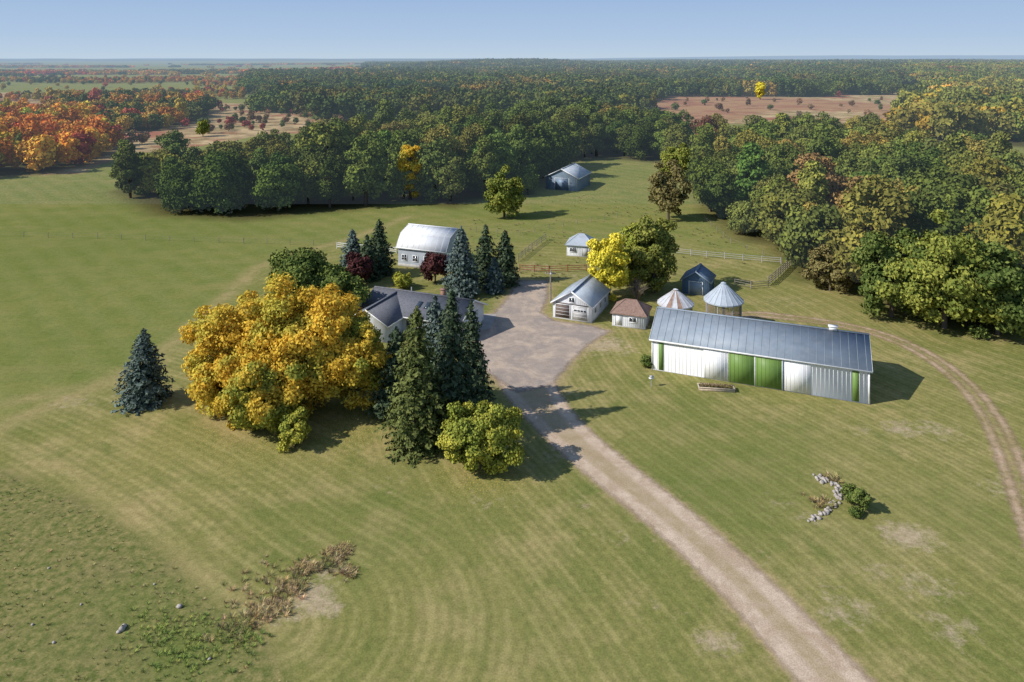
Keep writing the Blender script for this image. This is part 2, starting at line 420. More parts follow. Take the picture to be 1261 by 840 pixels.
polyM1 = PP([(118, 178), (150, 192), (260, 178), (330, 165), (440, 162), (430, 146), (310, 136), (262, 130), (255, 150), (190, 165)])
polyM2 = PP([(815, 145), (900, 150), (1118, 150), (1122, 121), (900, 118), (815, 122)])
pa = fillpts(polyM1, 8, 41, lambda x, y: np.where(vn(x, y, 30, 3.0) > .0, .45, .06)); pb = fillpts(polyM2, 11, 42, lambda x, y: .05 + 0 * x)
p = np.vstack([pa, pb]); SH = [(.3, (.18, .12, .07)), (.3, (.26, .17, .09)), (.2, (.10, .13, .04)), (.2, (.28, .08, .06))]
scatter('shrubs', p, g.uniform(.18, .5, len(p)), tints(p, SH, 10, 30), libm, 7)

# ------------------------------------------------------------------ individual trees
def place(name, fn, u, v, mats, rz=0, **k):
    mb = MB(); fn(mb, **k); x, y = P(u, v)
    return mb.obj(name, mats, loc=(x, y, 0), rz=rz)
D_, C_ = deciduous, conifer
place('maple_tree', D_, 390, 498, (M_maple, bark), h=13.0, r=6.6, nl=130, nleaf=46000, ls=.20, seed=1, zlow=.03, lobe=.18)
place('maple_tree', D_, 318, 494, (M_maple, bark), h=12.4, r=6.4, nl=120, nleaf=42000, ls=.20, seed=2, zlow=.0, lobe=.18)
place('maple_tree', D_, 280, 506, (M_maple, bark), h=8.2, r=5.0, nl=90, nleaf=24000, ls=.20, seed=3, zlow=.0, lobe=.2)
place('maple_tree', D_, 332, 524, (M_maple2, bark), h=7.6, r=4.6, nl=80, nleaf=22000, ls=.20, seed=44, zlow=.0, lobe=.2)
place('maple_tree', D_, 437, 500, (M_maple2, bark), h=9.6, r=4.5, nl=90, nleaf=24000, ls=.20, seed=4, zlow=.03, lobe=.2)
place('shrub', D_, 362, 549, (M_ygreen, bark), h=3.4, r=1.8, nl=30, nleaf=6000, ls=.13, seed=5, zlow=0, lobe=.26)
place('shrub', D_, 592, 577, (M_ygreen, bark), h=6.0, r=3.7, nl=90, nleaf=26000, ls=.15, seed=8, zlow=.0, lobe=.18)
place('green_tree', D_, 372, 392, (M_green, bark), h=10.2, r=5.8, nl=60, nleaf=16000, ls=.27, seed=9, zlow=.1, lobe=.24)
place('green_tree', D_, 412, 398, (M_green, bark), h=8.5, r=4.4, nl=50, nleaf=11000, ls=.27, seed=10, zlow=.1, lobe=.25)
place('aspen_tree', D_, 750, 368, (M_yellow, bark), h=10.6, r=3.6, nl=60, nleaf=15000, ls=.23, seed=11, zlow=.04, lobe=.24)
place('poplar_tree', D_, 805, 360, (M_olive, bark), h=12.6, r=4.1, nl=64, nleaf=18000, ls=.23, seed=12, zlow=.03, lobe=.24)
place('poplar_tree', D_, 782, 358, (M_ygreen, bark), h=11.0, r=2.9, nl=44, nleaf=11000, ls=.23, seed=13, zlow=.03, lobe=.28)
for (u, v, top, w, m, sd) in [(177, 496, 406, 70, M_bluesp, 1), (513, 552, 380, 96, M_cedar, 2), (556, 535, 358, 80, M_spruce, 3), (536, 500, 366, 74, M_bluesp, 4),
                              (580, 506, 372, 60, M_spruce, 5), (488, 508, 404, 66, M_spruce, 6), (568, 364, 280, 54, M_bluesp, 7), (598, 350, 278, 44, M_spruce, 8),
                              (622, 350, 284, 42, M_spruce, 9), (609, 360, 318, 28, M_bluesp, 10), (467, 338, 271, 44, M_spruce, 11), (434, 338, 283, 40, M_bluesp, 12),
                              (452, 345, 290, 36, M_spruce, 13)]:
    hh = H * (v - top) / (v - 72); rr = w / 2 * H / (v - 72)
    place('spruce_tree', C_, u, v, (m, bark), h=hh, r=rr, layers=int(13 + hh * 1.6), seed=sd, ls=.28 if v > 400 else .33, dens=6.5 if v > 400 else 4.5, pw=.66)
place('plum_tree', D_, 443, 352, (M_wine, bark), h=5.6, r=2.4, nl=30, nleaf=5000, ls=.22, seed=20, zlow=.1, lobe=.28)
place('plum_tree', D_, 536, 348, (M_wine, bark), h=5.4, r=2.5, nl=30, nleaf=5000, ls=.22, seed=21, zlow=.1, lobe=.28)
place('shrub', D_, 495, 355, (M_ygreen, bark), h=2.6, r=1.9, nl=24, nleaf=4000, ls=.16, seed=22, zlow=0, lobe=.28)
place('shrub', D_, 797, 452, (M_green, bark), h=1.6, r=1.0, nl=14, nleaf=2200, ls=.11, seed=23, zlow=0)
place('juniper_shrub', D_, 1055, 627, (M_green, bark), h=2.0, r=1.25, nl=26, nleaf=5000, ls=.10, seed=24, zlow=0, lobe=.28)
place('oak_tree', D_, 621, 268, (M_mapleg, bark), h=11.0, r=4.7, nl=44, nleaf=8000, ls=.34, seed=25, zlow=.04, lobe=.27)
place('oak_tree', D_, 823, 271, (M_brown, bark), h=13.0, r=4.8, nl=44, nleaf=8000, ls=.34, seed=26, zlow=.06, lobe=.27)
place('oak_tree', D_, 835, 222, (M_mapleg, bark), h=12.0, r=5.5, nl=40, nleaf=7000, ls=.38, seed=27, zlow=.06, lobe=.27)
place('maple_tree', D_, 250, 168, (M_mapleg, bark), h=8, r=3.6, nl=24, nleaf=2500, ls=.48, seed=28, zlow=.06)
place('maple_tree', D_, 505, 246, (M_maple, bark), h=16.5, r=4.4, nl=40, nleaf=6000, ls=.38, seed=29, zlow=.1, lobe=.28)
place('maple_tree', D_, 936, 123, (M_yellow, bark), h=18, r=5.0, nl=24, nleaf=2000, ls=.8, seed=30, zlow=.1)
place('oak_tree', D_, 1163, 404, (M_mapleg, bark), h=15.0, r=8.2, nl=100, nleaf=23000, ls=.30, seed=31, zlow=.02, lobe=.19)
place('oak_tree', D_, 1228, 412, (M_green, bark), h=12.5, r=6.5, nl=80, nleaf=16000, ls=.30, seed=32, zlow=.0, lobe=.21)
place('oak_tree', D_, 1098, 390, (M_green, bark), h=12.5, r=5.6, nl=70, nleaf=14000, ls=.30, seed=33, zlow=.0, lobe=.22)
place('dogwood_shrub', D_, 1022, 358, (M_brown, bark), h=7.5, r=3.4, nl=40, nleaf=6000, ls=.26, seed=34, zlow=0, lobe=.26)

def bare(mb, h=3.6, r=2.3, n=70, seed=3):
    g = np.random.default_rng(seed)
    for i in range(n):
        a = g.uniform(0, 6.28); q = g.uniform(.1, 1) * r; p0 = np.array([math.cos(a) * .2, math.sin(a) * .2, 0])
        p1 = np.array([math.cos(a) * q * .5, math.sin(a) * q * .5, h * .5 * g.uniform(.7, 1)]); p2 = np.array([math.cos(a) * q, math.sin(a) * q, h * g.uniform(.7, 1) * (1 - .3 * q / r)])
        mb.tube(p0, p1, .05, .03, 4); mb.tube(p1, p2, .03, .012, 4)
        for k in range(5):
            p3 = p1 + (p2 - p1) * g.uniform(.2, 1) ; mb.tube(p3, p3 + g.normal(size=3) * .4 + np.array([0, 0, .4]), .016, .008, 3)
place('bare_bush', bare, 785, 370, (M_twig,))

# ------------------------------------------------------------------ ground
def axis(f0, f1, step, lo, hi, gr):
    a = list(np.arange(f0, f1 + step / 2, step)); s = step; x = a[-1]
    while x < hi: s *= gr; x += s; a.append(x)
    s = step; x = f0; b = []
    while x > lo: s *= gr; x -= s; b.append(x)
    return np.array(b[::-1] + a)
xs = axis(-72, 80, .5, -15000, 15000, 1.05); ys = axis(44, 160, .5, -400, 15500, 1.032)
ys = ys[ys > -600]
X, Y = np.meshgrid(xs, ys); nx, ny = len(xs), len(ys); x = X.ravel(); y = Y.ravel(); z = terr(x, y)
me = bpy.data.meshes.new('ground'); me.vertices.add(nx * ny)
me.vertices.foreach_set('co', np.stack([x, y, z], 1).astype(np.float32).ravel())
i = (np.arange(ny - 1)[:, None] * nx + np.arange(nx - 1)[None]).ravel()
Q = np.stack([i, i + 1, i + nx + 1, i + nx], 1).astype(np.int32)
me.loops.add(Q.size); me.loops.foreach_set('vertex_index', Q.ravel()); me.polygons.add(len(Q))
me.polygons.foreach_set('loop_start', np.arange(0, Q.size, 4, dtype=np.int32)); me.update(calc_edges=True)
me.polygons.foreach_set('use_smooth', np.ones(len(Q), bool))

drive = smooth_line(PP([(1090, 900), (1028, 840), (955, 760), (896, 700), (828, 640), (777, 600), (727, 560), (702, 538), (670, 505), (652, 478), (640, 455), (632, 430), (630, 415)]))
track = smooth_line(PP([(880, 392), (925, 386), (975, 391), (1045, 401), (1100, 416), (1150, 441), (1192, 475), (1222, 515), (1243, 560), (1262, 615), (1290, 690), (1330, 800)]))
yard = PP([(598, 455), (590, 425), (576, 410), (578, 393), (610, 387), (626, 368), (640, 346), (672, 346), (672, 368), (664, 385), (682, 396), (727, 402), (748, 408), (722, 424), (700, 446), (676, 474), (638, 482)])
leftpath = smooth_line(PP([(-60, 552), (60, 500), (150, 462), (215, 425), (270, 372), (330, 318), (420, 300), (500, 268)]))
leftpath2 = smooth_line(PP([(-60, 505), (40, 492), (130, 470), (190, 478), (240, 500), (300, 540)]))
roughedge = smooth_line(PP([(-60, 520), (0, 540), (100, 592), (190, 652), (262, 722), (340, 775)]))
fieldpoly = PP([(-400, 560), (0, 528), (90, 490), (140, 462), (215, 425), (270, 372), (330, 318), (400, 303), (640, 300), (700, 292), (850, 300), (950, 318), (985, 345), (860, 262), (820, 200), (840, 170), (60, 170), (-400, 200)])
roughpoly = PP([(-400, 575), (0, 575), (100, 612), (190, 668), (262, 735), (330, 790), (400, 900), (-400, 900)])
marsh1 = PP([(-100, 222), (100, 214), (150, 192), (260, 178), (330, 165), (460, 162), (440, 146), (310, 130), (-100, 110), (-100, 150)])
marsh2 = PP([(800, 152), (1125, 154), (1125, 116), (900, 112), (800, 118)])
red2 = PP([(800, 150), (880, 150), (960, 136), (1060, 136), (1125, 144), (1125, 130), (1000, 122), (860, 118), (800, 118)])
def A(name, arr): me.attributes.new(name, 'FLOAT', 'POINT').data.foreach_set('value', np.clip(arr, 0, 1).astype(np.float32))
def msk(poly, soft): return .5 - sdpoly(x, y, poly) / soft
A('m_field', msk(fieldpoly, 6)); A('m_rough', msk(roughpoly, 4))
A('m_marsh', np.maximum(msk(marsh1, 12), msk(marsh2, 25)) + (y > 600) * 1.0)
A('m_red', msk(red2, 20))
fo = np.zeros_like(x)
for po in (polyA, polyB, polyC, polyE, polyE2): fo = np.maximum(fo, np.clip(msk(po, 8), 0, 1))
A('m_forest', fo)
dd = sdline(x, y, drive); A('m_verge', np.exp(-np.maximum(dd - 2.2, 0) / 1.0) * .8 + np.exp(-np.maximum(sdpoly(x, y, yard), 0) / 2.2) * .9 + np.exp(-sdline(x, y, track) / 1.3) * .6)
bare_ = np.zeros_like(x)
for (u, v, r, k) in [(1118, 660, 2.2, .9), (1060, 530, 2.0, .5), (1110, 528, 2.0, .8), (1150, 530, 3.0, .6), (880, 790, 1.5, .8), (1080, 705, 2, .5), (1140, 720, 2.4, .6), (1040, 750, 2.6, .6), (1175, 775, 2.2, .6),
                     (740, 424, 3.5, .9), (715, 415, 3, .9), (765, 430, 3, .6), (1000, 640, 1.6, .5), (385, 735, 1.6, 1.0), (400, 750, 1.1, .9), (355, 760, 1.4, .6), (820, 448, 2, .4), (960, 372, 5, .4), (700, 340, 5, .5), (660, 330, 5, .5),
                     (90, 495, 3, .5), (150, 488, 3, .4), (960, 620, 2.5, .4), (680, 560, 2, .5), (760, 660, 2.2, .4), (930, 690, 2.0, .4), (400, 700, 1.8, .7), (600, 620, 3, .4), (800, 750, 3, .3), (700, 480, 3, .45), (720, 620, 2, .4), (1230, 600, 3, .5), (470, 590, 3, .35)]:
    a, b = P(u, v); bare_ = np.maximum(bare_, k * np.exp(-((x - a) / (1.35 * r)) ** 2 - ((y - b) / (1.1 * r)) ** 2))
A('m_bare', bare_)
lf = np.zeros_like(x)
for (u, v, r) in [(340, 520, 8), (420, 520, 7), (595, 580, 4), (770, 365, 6)]:
    a, b = P(u, v); lf = np.maximum(lf, np.exp(-(((x - a) ** 2 + (y - b) ** 2) / r ** 2)))
A('m_leaf', lf)
A('m_path', np.maximum(np.maximum(np.exp(-(sdline(x, y, leftpath) / 1.5) ** 2), .8 * np.exp(-(sdline(x, y, leftpath2) / 1.5) ** 2)), .45 * np.exp(-(sdline(x, y, roughedge) / 1.0) ** 2)))
lush = np.zeros_like(x)
for (u, v, r, k) in [(860, 600, 9, .8), (930, 570, 7, .6), (1040, 680, 5, .3), (480, 640, 9, .4), (90, 300, 60, .6), (60, 420, 16, .5), (225, 800, 3.0, 1.0), (160, 750, 5, .5), (980, 540, 5, .5), (1200, 640, 6, .5), (600, 380, 9, .8), (850, 520, 8, .4), (640, 760, 6, .3)]:
    a, b = P(u, v); lush = np.maximum(lush, k * np.exp(-(((x - a) ** 2 + (y - b) ** 2) / r ** 2)))
A('m_lush', lush)
# mown passes follow the drive and the lawn boundary
at = me.attributes.new('mow', 'FLOAT', 'POINT'); at.data.foreach_set('value', np.minimum(dd, 400).astype(np.float32))
at = me.attributes.new('mow2', 'FLOAT', 'POINT'); at.data.foreach_set('value', np.minimum(sdline(x, y, roughedge), 400).astype(np.float32))

def ground_mat(name, near):
    gm = newmat(name); b = NB(gm); sx = b.xyz()
    n_big = b.noise(.035, 3, .6); n_mid = b.noise(.22, 4, .65, dist=.6); n_sm = b.noise(1.6, 3, .7)
    def sine(v, per, wob=.6):
        sc = b.math('ADD', v, b.math('MULTIPLY', n_mid, wob)); return b.math('SINE', b.math('MULTIPLY', sc, 6.283 / per))
    field = b.mix(b.rng(n_mid, .35, .7), (.165, .192, .054), (.250, .232, .078))
    field = b.mix(b.rng(n_big, .45, .7, 0, .6), field, (.140, .182, .046))
    s4 = b.math('ADD', b.math('MULTIPLY', sx[0], .72), b.math('MULTIPLY', sx[1], .69))
    field = b.mix(b.rng(sine(s4, 5.2, 2.0), -1, 1, 0, .18), field, (.33, .30, .13))
    field = b.mix(b.rng(b.noise(.12, 4, .7, b.mapv((.3, 1, 1))), .5, .7, 0, .5), field, (.32, .26, .115))
    if near:
        n_ed = b.noise(1.0, 5, .75); n_fine = b.noise(7, 2, .7); n_pat = b.noise(.13, 5, .72)
        lawn = b.mix(b.rng(n_big, .35, .65), (.190, .195, .060), (.265, .240, .090))
        lawn = b.mix(b.rng(n_pat, .47, .66, 0, .8), lawn, (.37, .295, .14))
        lawn = b.mix(b.rng(n_mid, .50, .28, 0, .7), lawn, (.145, .172, .048))
        m1 = b.math('ADD', b.math('MULTIPLY', sine(b.attr('mow'), 2.3, .9), .5), b.math('MULTIPLY', sine(b.attr('mow'), .77, .35), .5))
        m2 = b.math('ADD', b.math('MULTIPLY', sine(b.attr('mow2'), 2.7, .9), .5), b.math('MULTIPLY', sine(b.attr('mow2'), .9, .35), .5))
        reg = b.rng(b.math('SUBTRACT', b.attr('mow'), b.attr('mow2')), -2, 2)
        st = b.math('ADD', b.math('MULTIPLY', m1, b.math('SUBTRACT', 1.0, reg)), b.math('MULTIPLY', m2, reg))
        st = b.math('MULTIPLY', st, b.rng(n_pat, .33, .56, .3, 1))
        st = b.math('ADD', st, b.math('MULTIPLY', b.math('SUBTRACT', n_sm, .5), .7))
        lawn = b.mix(b.rng(st, .0, .8, 0, .33), lawn, (.42, .36, .16))
        lawn = b.mix(b.rng(st, .0, -.8, 0, .30), lawn, (.12, .145, .040))
        col = b.mix(b.attr('m_field'), lawn, field)
        rough = b.mix(b.rng(n_sm, .35, .7), (.13, .155, .046), (.27, .225, .10))
        rough = b.mix(b.rng(n_mid, .5, .75, 0, .6), rough, (.24, .185, .10))
        col = b.mix(b.rng(b.math('ADD', b.attr('m_rough'), b.math('MULTIPLY', b.math('SUBTRACT', n_sm, .5), .8)), .35, .65), col, rough)
    else: col = field
    col = b.mix(b.math('MULTIPLY', b.attr('m_lush'), b.rng(n_sm, .3, .7, .35, .95)), col, (.125, .165, .042))
    if near:
        col = b.mix(b.math('MULTIPLY', b.attr('m_path'), b.rng(n_mid, .3, .7, .2, .8)), col, (.38, .29, .15))
    else:
        marsh = b.mix(b.rng(b.noise(.06, 4, .7), .38, .62), (.24, .165, .085), (.54, .40, .23))
        nm = b.noise(.022, 3, .65)
        marsh = b.mix(b.rng(nm, .52, .62, 0, .75), marsh, (.32, .10, .07))
        marsh = b.mix(b.rng(nm, .42, .34, 0, .45), marsh, (.24, .23, .08))
        marsh = b.mix(b.math('MULTIPLY', b.attr('m_red'), .75), marsh, b.mix(b.rng(nm, .4, .6), (.30, .12, .085), (.38, .24, .13)))
        col = b.mix(b.rng(b.math('ADD', b.attr('m_marsh'), b.math('MULTIPLY', b.math('SUBTRACT', n_mid, .5), .6)), .4, .6), col, marsh)
    col = b.mix(b.attr('m_forest'), col, b.mix(n_mid, (.06, .055, .025), (.11, .10, .04)))
    if near:
        bz = b.math('ADD', b.attr('m_bare'), b.math('MULTIPLY', b.math('SUBTRACT', n_ed, .5), 1.9))
        col = b.mix(b.rng(bz, .40, .85, 0, .85), col, b.mix(n_sm, (.36, .27, .17), (.50, .41, .30)))
        vz = b.math('ADD', b.attr('m_verge'), b.math('MULTIPLY', b.math('SUBTRACT', n_ed, .5), 1.4))
        col = b.mix(b.rng(vz, .35, .85, 0, .8), col, (.42, .31, .19))
        col = b.mix(b.math('MULTIPLY', b.attr('m_leaf'), b.rng(n_fine, .56, .64)), col, (.55, .38, .08))
        shade = b.math('ADD', b.math('MULTIPLY', n_fine, .55), b.math('MULTIPLY', n_sm, .45))
    else: shade = n_sm
    col = b.mix(1.0, col, b.mix(b.rng(shade, .3, .7), (.60, .63, .56), (1.36, 1.32, 1.27)), 'MULTIPLY')
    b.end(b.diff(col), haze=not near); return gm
me.materials.append(ground_mat('grass_ground', True)); me.materials.append(ground_mat('far_fields', False))
qc = x[Q].mean(1), y[Q].mean(1)
me.polygons.foreach_set('material_index', (~((qc[1] > 0) & (qc[1] < 200) & (np.abs(qc[0]) < 160))).astype(np.int32))
go = bpy.data.objects.new('ground', me); scene.collection.objects.link(go)

def sheet(name, sdf, bbox, zz, mat, step=.4, extra=None, marg=.9):
    xx = np.arange(bbox[0], bbox[1], step); yy = np.arange(bbox[2], bbox[3], step); X, Y = np.meshgrid(xx, yy)
    sd = sdf(X.ravel(), Y.ravel()).reshape(X.shape); n = len(xx)
    ii = (np.arange(len(yy) - 1)[:, None] * n + np.arange(n - 1)[None])
    k = (sd[:-1, :-1] < marg) | (sd[1:, 1:] < marg) | (sd[1:, :-1] < marg) | (sd[:-1, 1:] < marg)
    ii = ii[k]; Q = np.stack([ii, ii + 1, ii + n + 1, ii + n], 1)
    used, inv = np.unique(Q, return_inverse=True)
    mb = MB(); mb.add(np.stack([X.ravel()[used], Y.ravel()[used], np.full(len(used), zz)], 1), inv.reshape(-1, 4), 0, sd.ravel()[used])
    return mb.obj(name, (mat,))
def sheet_mat(name, c1, c2, c3, nz=.9, soft=.25, centre=None, fine=9, c4=None):
    m = newmat(name); b = NB(m); sd = b.attr('var')
    a = b.noise(.8, 4, .7); f = b.noise(fine, 2, .75); c = b.mix(b.rng(a, .35, .65), c1, c2)
    n2 = b.noise(.25, 5, .7, dist=1)
    c = b.mix(b.rng(n2, .44, .62, 0, .85), c, c3)
    if c4: c = b.mix(b.rng(n2, .46, .36, 0, .6), c, c4)
    if centre:
        d1 = b.rng(sd, centre[0], centre[0] + .5, 1, 0)
        c = b.mix(b.math('MULTIPLY', d1, b.rng(a, .35, .6, .3, .9)), c, centre[1])
    c = b.mix(1.0, c, b.mix(b.rng(f, .3, .7), (.74, .74, .74), (1.22, 1.22, 1.22)), 'MULTIPLY')
    e = b.math('ADD', sd, b.math('MULTIPLY', b.math('SUBTRACT', b.noise(1.3, 4, .75), .5), nz * 2))
    al = b.rng(e, -soft, soft)
    tr = b.nt.nodes.new('ShaderNodeBsdfTransparent')
    b.end(b.mixs(al, b.diff(c), tr.outputs[0])); return m
def sdrive(x, y): return sdline(x, y, drive) - np.interp(y, [45, 60, 80, 90], [2.25, 2.15, 2.6, 3.4])
dm = sheet_mat('gravel', (.48, .365, .265), (.62, .49, .37), (.42, .31, .21), .6, .35, centre=(-1.75, (.36, .28, .16)))
sheet('gravel_driveway', sdrive, (-6, 30, 42, 108), .012, dm)
ym = sheet_mat('worn_asphalt', (.38, .305, .245), (.49, .395, .315), (.30, .255, .225), .9, .45, c4=(.54, .42, .31))
sheet('asphalt_yard', lambda x, y: sdpoly(x, y, yard) - .2, (-12, 18, 84, 134), .024, ym)
tm_ = sheet_mat('track_dirt', (.42, .29, .19), (.52, .39, .27), (.32, .25, .12), .7, .35)
sheet('dirt_track', lambda x, y: np.abs(sdline(x, y, track) - .85) - .42, (20, 62, 48, 118), .012, tm_, .3, marg=.7)
cm = sheet_mat('concrete', (.38, .36, .34), (.46, .43, .40), (.32, .30, .28), .03, .03)
pad = PP([(566, 402), (580, 387), (612, 387), (604, 405), (584, 409)])
sheet('concrete_pavement', lambda x, y: sdpoly(x, y, pad), (-12, 2, 104, 118), .036, cm, .25, marg=.1)

# ------------------------------------------------------------------ buildings
W_white = simple('white_metal', (.80, .80, .80), .55, .0, .03, .5, dirt=(.66, .62, .56, .15))
W_white2 = simple('white_siding', (.66, .68, .70), .7, 0, .06, .8, dirt=(.42, .38, .32, .4))
W_green = simple('green_metal', (.15, .25, .06), .5, 0, .08, .7)
W_greyroof = simple('steel_roof', (.24, .285, .335), .5, .0, .12, .6, dirt=(.33, .36, .39, .6))
W_lightroof = simple('galvanised_roof', (.44, .49, .54), .45, .1, .12, .7, dirt=(.33, .33, .34, .5))
W_whiteroof = simple('white_roof', (.76, .77, .78), .55, 0, .05, .6, dirt=(.55, .54, .52, .3))
W_cribroof = simple('crib_roof', (.55, .56, .58), .55, 0, .12, 1.5, dirt=(.34, .25, .20, .6))
W_brownroof = simple('brown_shingles', (.26, .17, .135), .95, 0, .25, 3, .3)
W_shing = simple('grey_shingles', (.14, .145, .165), .95, 0, .25, 4, .3)
W_blue = simple('blue_metal', (.15, .21, .29), .5, .1, .12, .8, dirt=(.28, .28, .28, .4))
W_bluedk = simple('blue_wall', (.09, .15, .23), .6, .0, .15, .8)
W_bluegrey = simple('bluegrey_wall', (.22, .28, .35), .65, 0, .12, .8)
W_trim = simple('trim_white', (.80, .80, .79), .5)
W_glass = simple('window_glass', (.03, .04, .05), .08, 0, .2, 1, spec=.8)
W_brown = simple('brown_door', (.15, .115, .10), .7, 0, .2, 2)
W_greyd = simple('grey_door', (.46, .46, .46), .6)
W_wood = simple('weathered_wood', (.27, .235, .19), .9, 0, .25, 3)
W_tub = simple('trough_wood', (.50, .41, .30), .9, 0, .2, 3)
W_rust = simple('rusty_metal', (.30, .20, .15), .8, 0, .35, 2.5)
W_wire = simple('crib_wire', (.33, .26, .19), .8, 0, .3, 2)
W_conc = simple('foundation', (.36, .35, .33), .9)
W_stone = simple('stone', (.38, .34, .30), .9, 0, .35, 4)
W_red = simple('red_gate', (.30, .07, .05), .6)

def empty(name, loc, rz):
    o = bpy.data.objects.new(name, None); scene.collection.objects.link(o); o.empty_display_size = 1
    o.location = (*loc, 0); o.rotation_euler = (0, 0, rz); return o
def part(par, name, mats, f, smooth=False):
    mb = MB(); f(mb); return mb.obj(name, mats, parent=par, smooth=smooth)
def walls(par, L, D, he, hr, axis, mat, rib=0, ribh=.012):
    def f(mb):
        if axis == 'x': sw = lambda V: V
        else: sw = lambda V: V[:, [1, 0, 2]]
        l, d = (L, D) if axis == 'x' else (D, L)
        V = np.array([[0, 0, 0], [l, 0, 0], [l, d, 0], [0, d, 0], [0, 0, he], [l, 0, he], [l, d, he], [0, d, he], [0, d / 2, hr], [l, d / 2, hr], [0, d / 2, 0], [l, d / 2, 0]], float)
        mb.add(sw(V), [[0, 1, 5, 4], [2, 3, 7, 6], [0, 4, 8, 10], [10, 8, 7, 3], [1, 11, 9, 5], [11, 2, 6, 9]])
        if rib:
            for X0 in np.arange(rib / 2, l, rib):
                mb.box(X0 - .02, X0 + .02, -ribh, 0, .05, he - .02, 0, sw); mb.box(X0 - .02, X0 + .02, d, d + ribh, .05, he - .02, 0, sw)
            for Y0 in np.arange(rib / 2, d, rib):
                zt = he + (hr - he) * (1 - abs(Y0 - d / 2) / (d / 2)) - .05
                mb.box(-ribh, 0, Y0 - .02, Y0 + .02, .05, zt, 0, sw); mb.box(l, l + ribh, Y0 - .02, Y0 + .02, .05, zt, 0, sw)
    return part(par, 'walls', (mat,), f)
def roof(par, L, D, he, hr, axis, mat, oh=.35, rib=.9, trim=None, th=.1, prof=None, name='roof'):
    l, d = (L, D) if axis == 'x' else (D, L)
    s = (hr - he) / (d / 2)
    if prof is None: prof = [(-oh, he - s * oh + .06), (d / 2, hr + .06)]
    def pt(a, y, z): return (a, y, z) if axis == 'x' else (y, a, z)
    def f(mb):
        for side in (0, 1):
            for (y0, z0), (y1, z1) in zip(prof[:-1], prof[1:]):
                a, c = (y0, y1) if side == 0 else (d - y0, d - y1)
                mb.slab(pt(-oh, a, z0), pt(l + oh, a, z0), pt(l + oh, c, z1), pt(-oh, c, z1), th)
                if rib:
                    for q in np.arange(-oh + .05, l + oh, rib):
                        mb.slab(pt(q - .025, a, z0 + .028), pt(q + .025, a, z0 + .028), pt(q + .025, c, z1 + .028), pt(q - .025, c, z1 + .028), .025)
        yr, zr = prof[-1]
        for q0 in (0,):
            mb.slab(pt(-oh - .02, yr - .22, zr - .02), pt(l + oh + .02, yr - .22, zr - .02), pt(l + oh + .02, yr, zr + .07), pt(-oh - .02, yr, zr + .07), .03)
            mb.slab(pt(-oh - .02, d - yr + .22, zr - .02), pt(l + oh + .02, d - yr + .22, zr - .02), pt(l + oh + .02, d - yr, zr + .07), pt(-oh - .02, d - yr, zr + .07), .03)
    part(par, name, (mat,), f)
    if trim:
        def g(mb):
            y0, z0 = prof[0]
            for a in (y0 - .03, d - y0):
                mb.box(-oh, l + oh, a, a + .03, z0 - .2, z0 - .01, 0, None if axis == 'x' else (lambda V: V[:, [1, 0, 2]]))
            for e in (-oh - .035, l + oh + .005):
                for side in (0, 1):
                    for (ya, za), (yb, zb) in zip(prof[:-1], prof[1:]):
                        a, c = (ya, yb) if side == 0 else (d - ya, d - yb)
                        V = np.array([pt(e, a, za), pt(e + .03, a, za), pt(e + .03, c, zb), pt(e, c, zb)]); V2 = V - np.array([0, 0, .22])
                        mb.add(np.vstack([V, V2]), [[0, 1, 2, 3], [7, 6, 5, 4], [0, 4, 5, 1], [1, 5, 6, 2], [2, 6, 7, 3], [3, 7, 4, 0]])
        part(par, 'roof_trim', (trim,), g)
def hip(par, L, D, he, hr, mat, oh=.35, rl=.3):
    mb = MB(); z0 = he + .02
    a = (-oh, -oh, z0); b_ = (L + oh, -oh, z0); c = (L + oh, D + oh, z0); d = (-oh, D + oh, z0)
    e = (L / 2 - rl, D / 2, hr); g_ = (L / 2 + rl, D / 2, hr)
    V = [a, b_, c, d, e, g_] + [(p[0], p[1], z0 - .14) for p in (a, b_, c, d)]
    mb.add(V, [[0, 1, 5, 4], [2, 3, 4, 5], [3, 0, 4, 4], [1, 2, 5, 5], [0, 6, 7, 1], [1, 7, 8, 2], [2, 8, 9, 3], [3, 9, 6, 0], [9, 8, 7, 6]])
    for p, q in ((a, e), (b_, g_), (c, g_), (d, e), (e, g_)): mb.tube(np.array(p) + [0, 0, .01], np.array(q) + [0, 0, .02], .06, .06, 5)
    me_ = bpy.data.meshes.new('roof'); V = np.vstack(mb.V); Qs = np.vstack(mb.Q)
    me_.from_pydata(V.tolist(), [], [list(dict.fromkeys(q)) for q in Qs.tolist()]); me_.materials.append(mat)
    o = bpy.data.objects.new('roof', me_); scene.collection.objects.link(o); o.parent = par
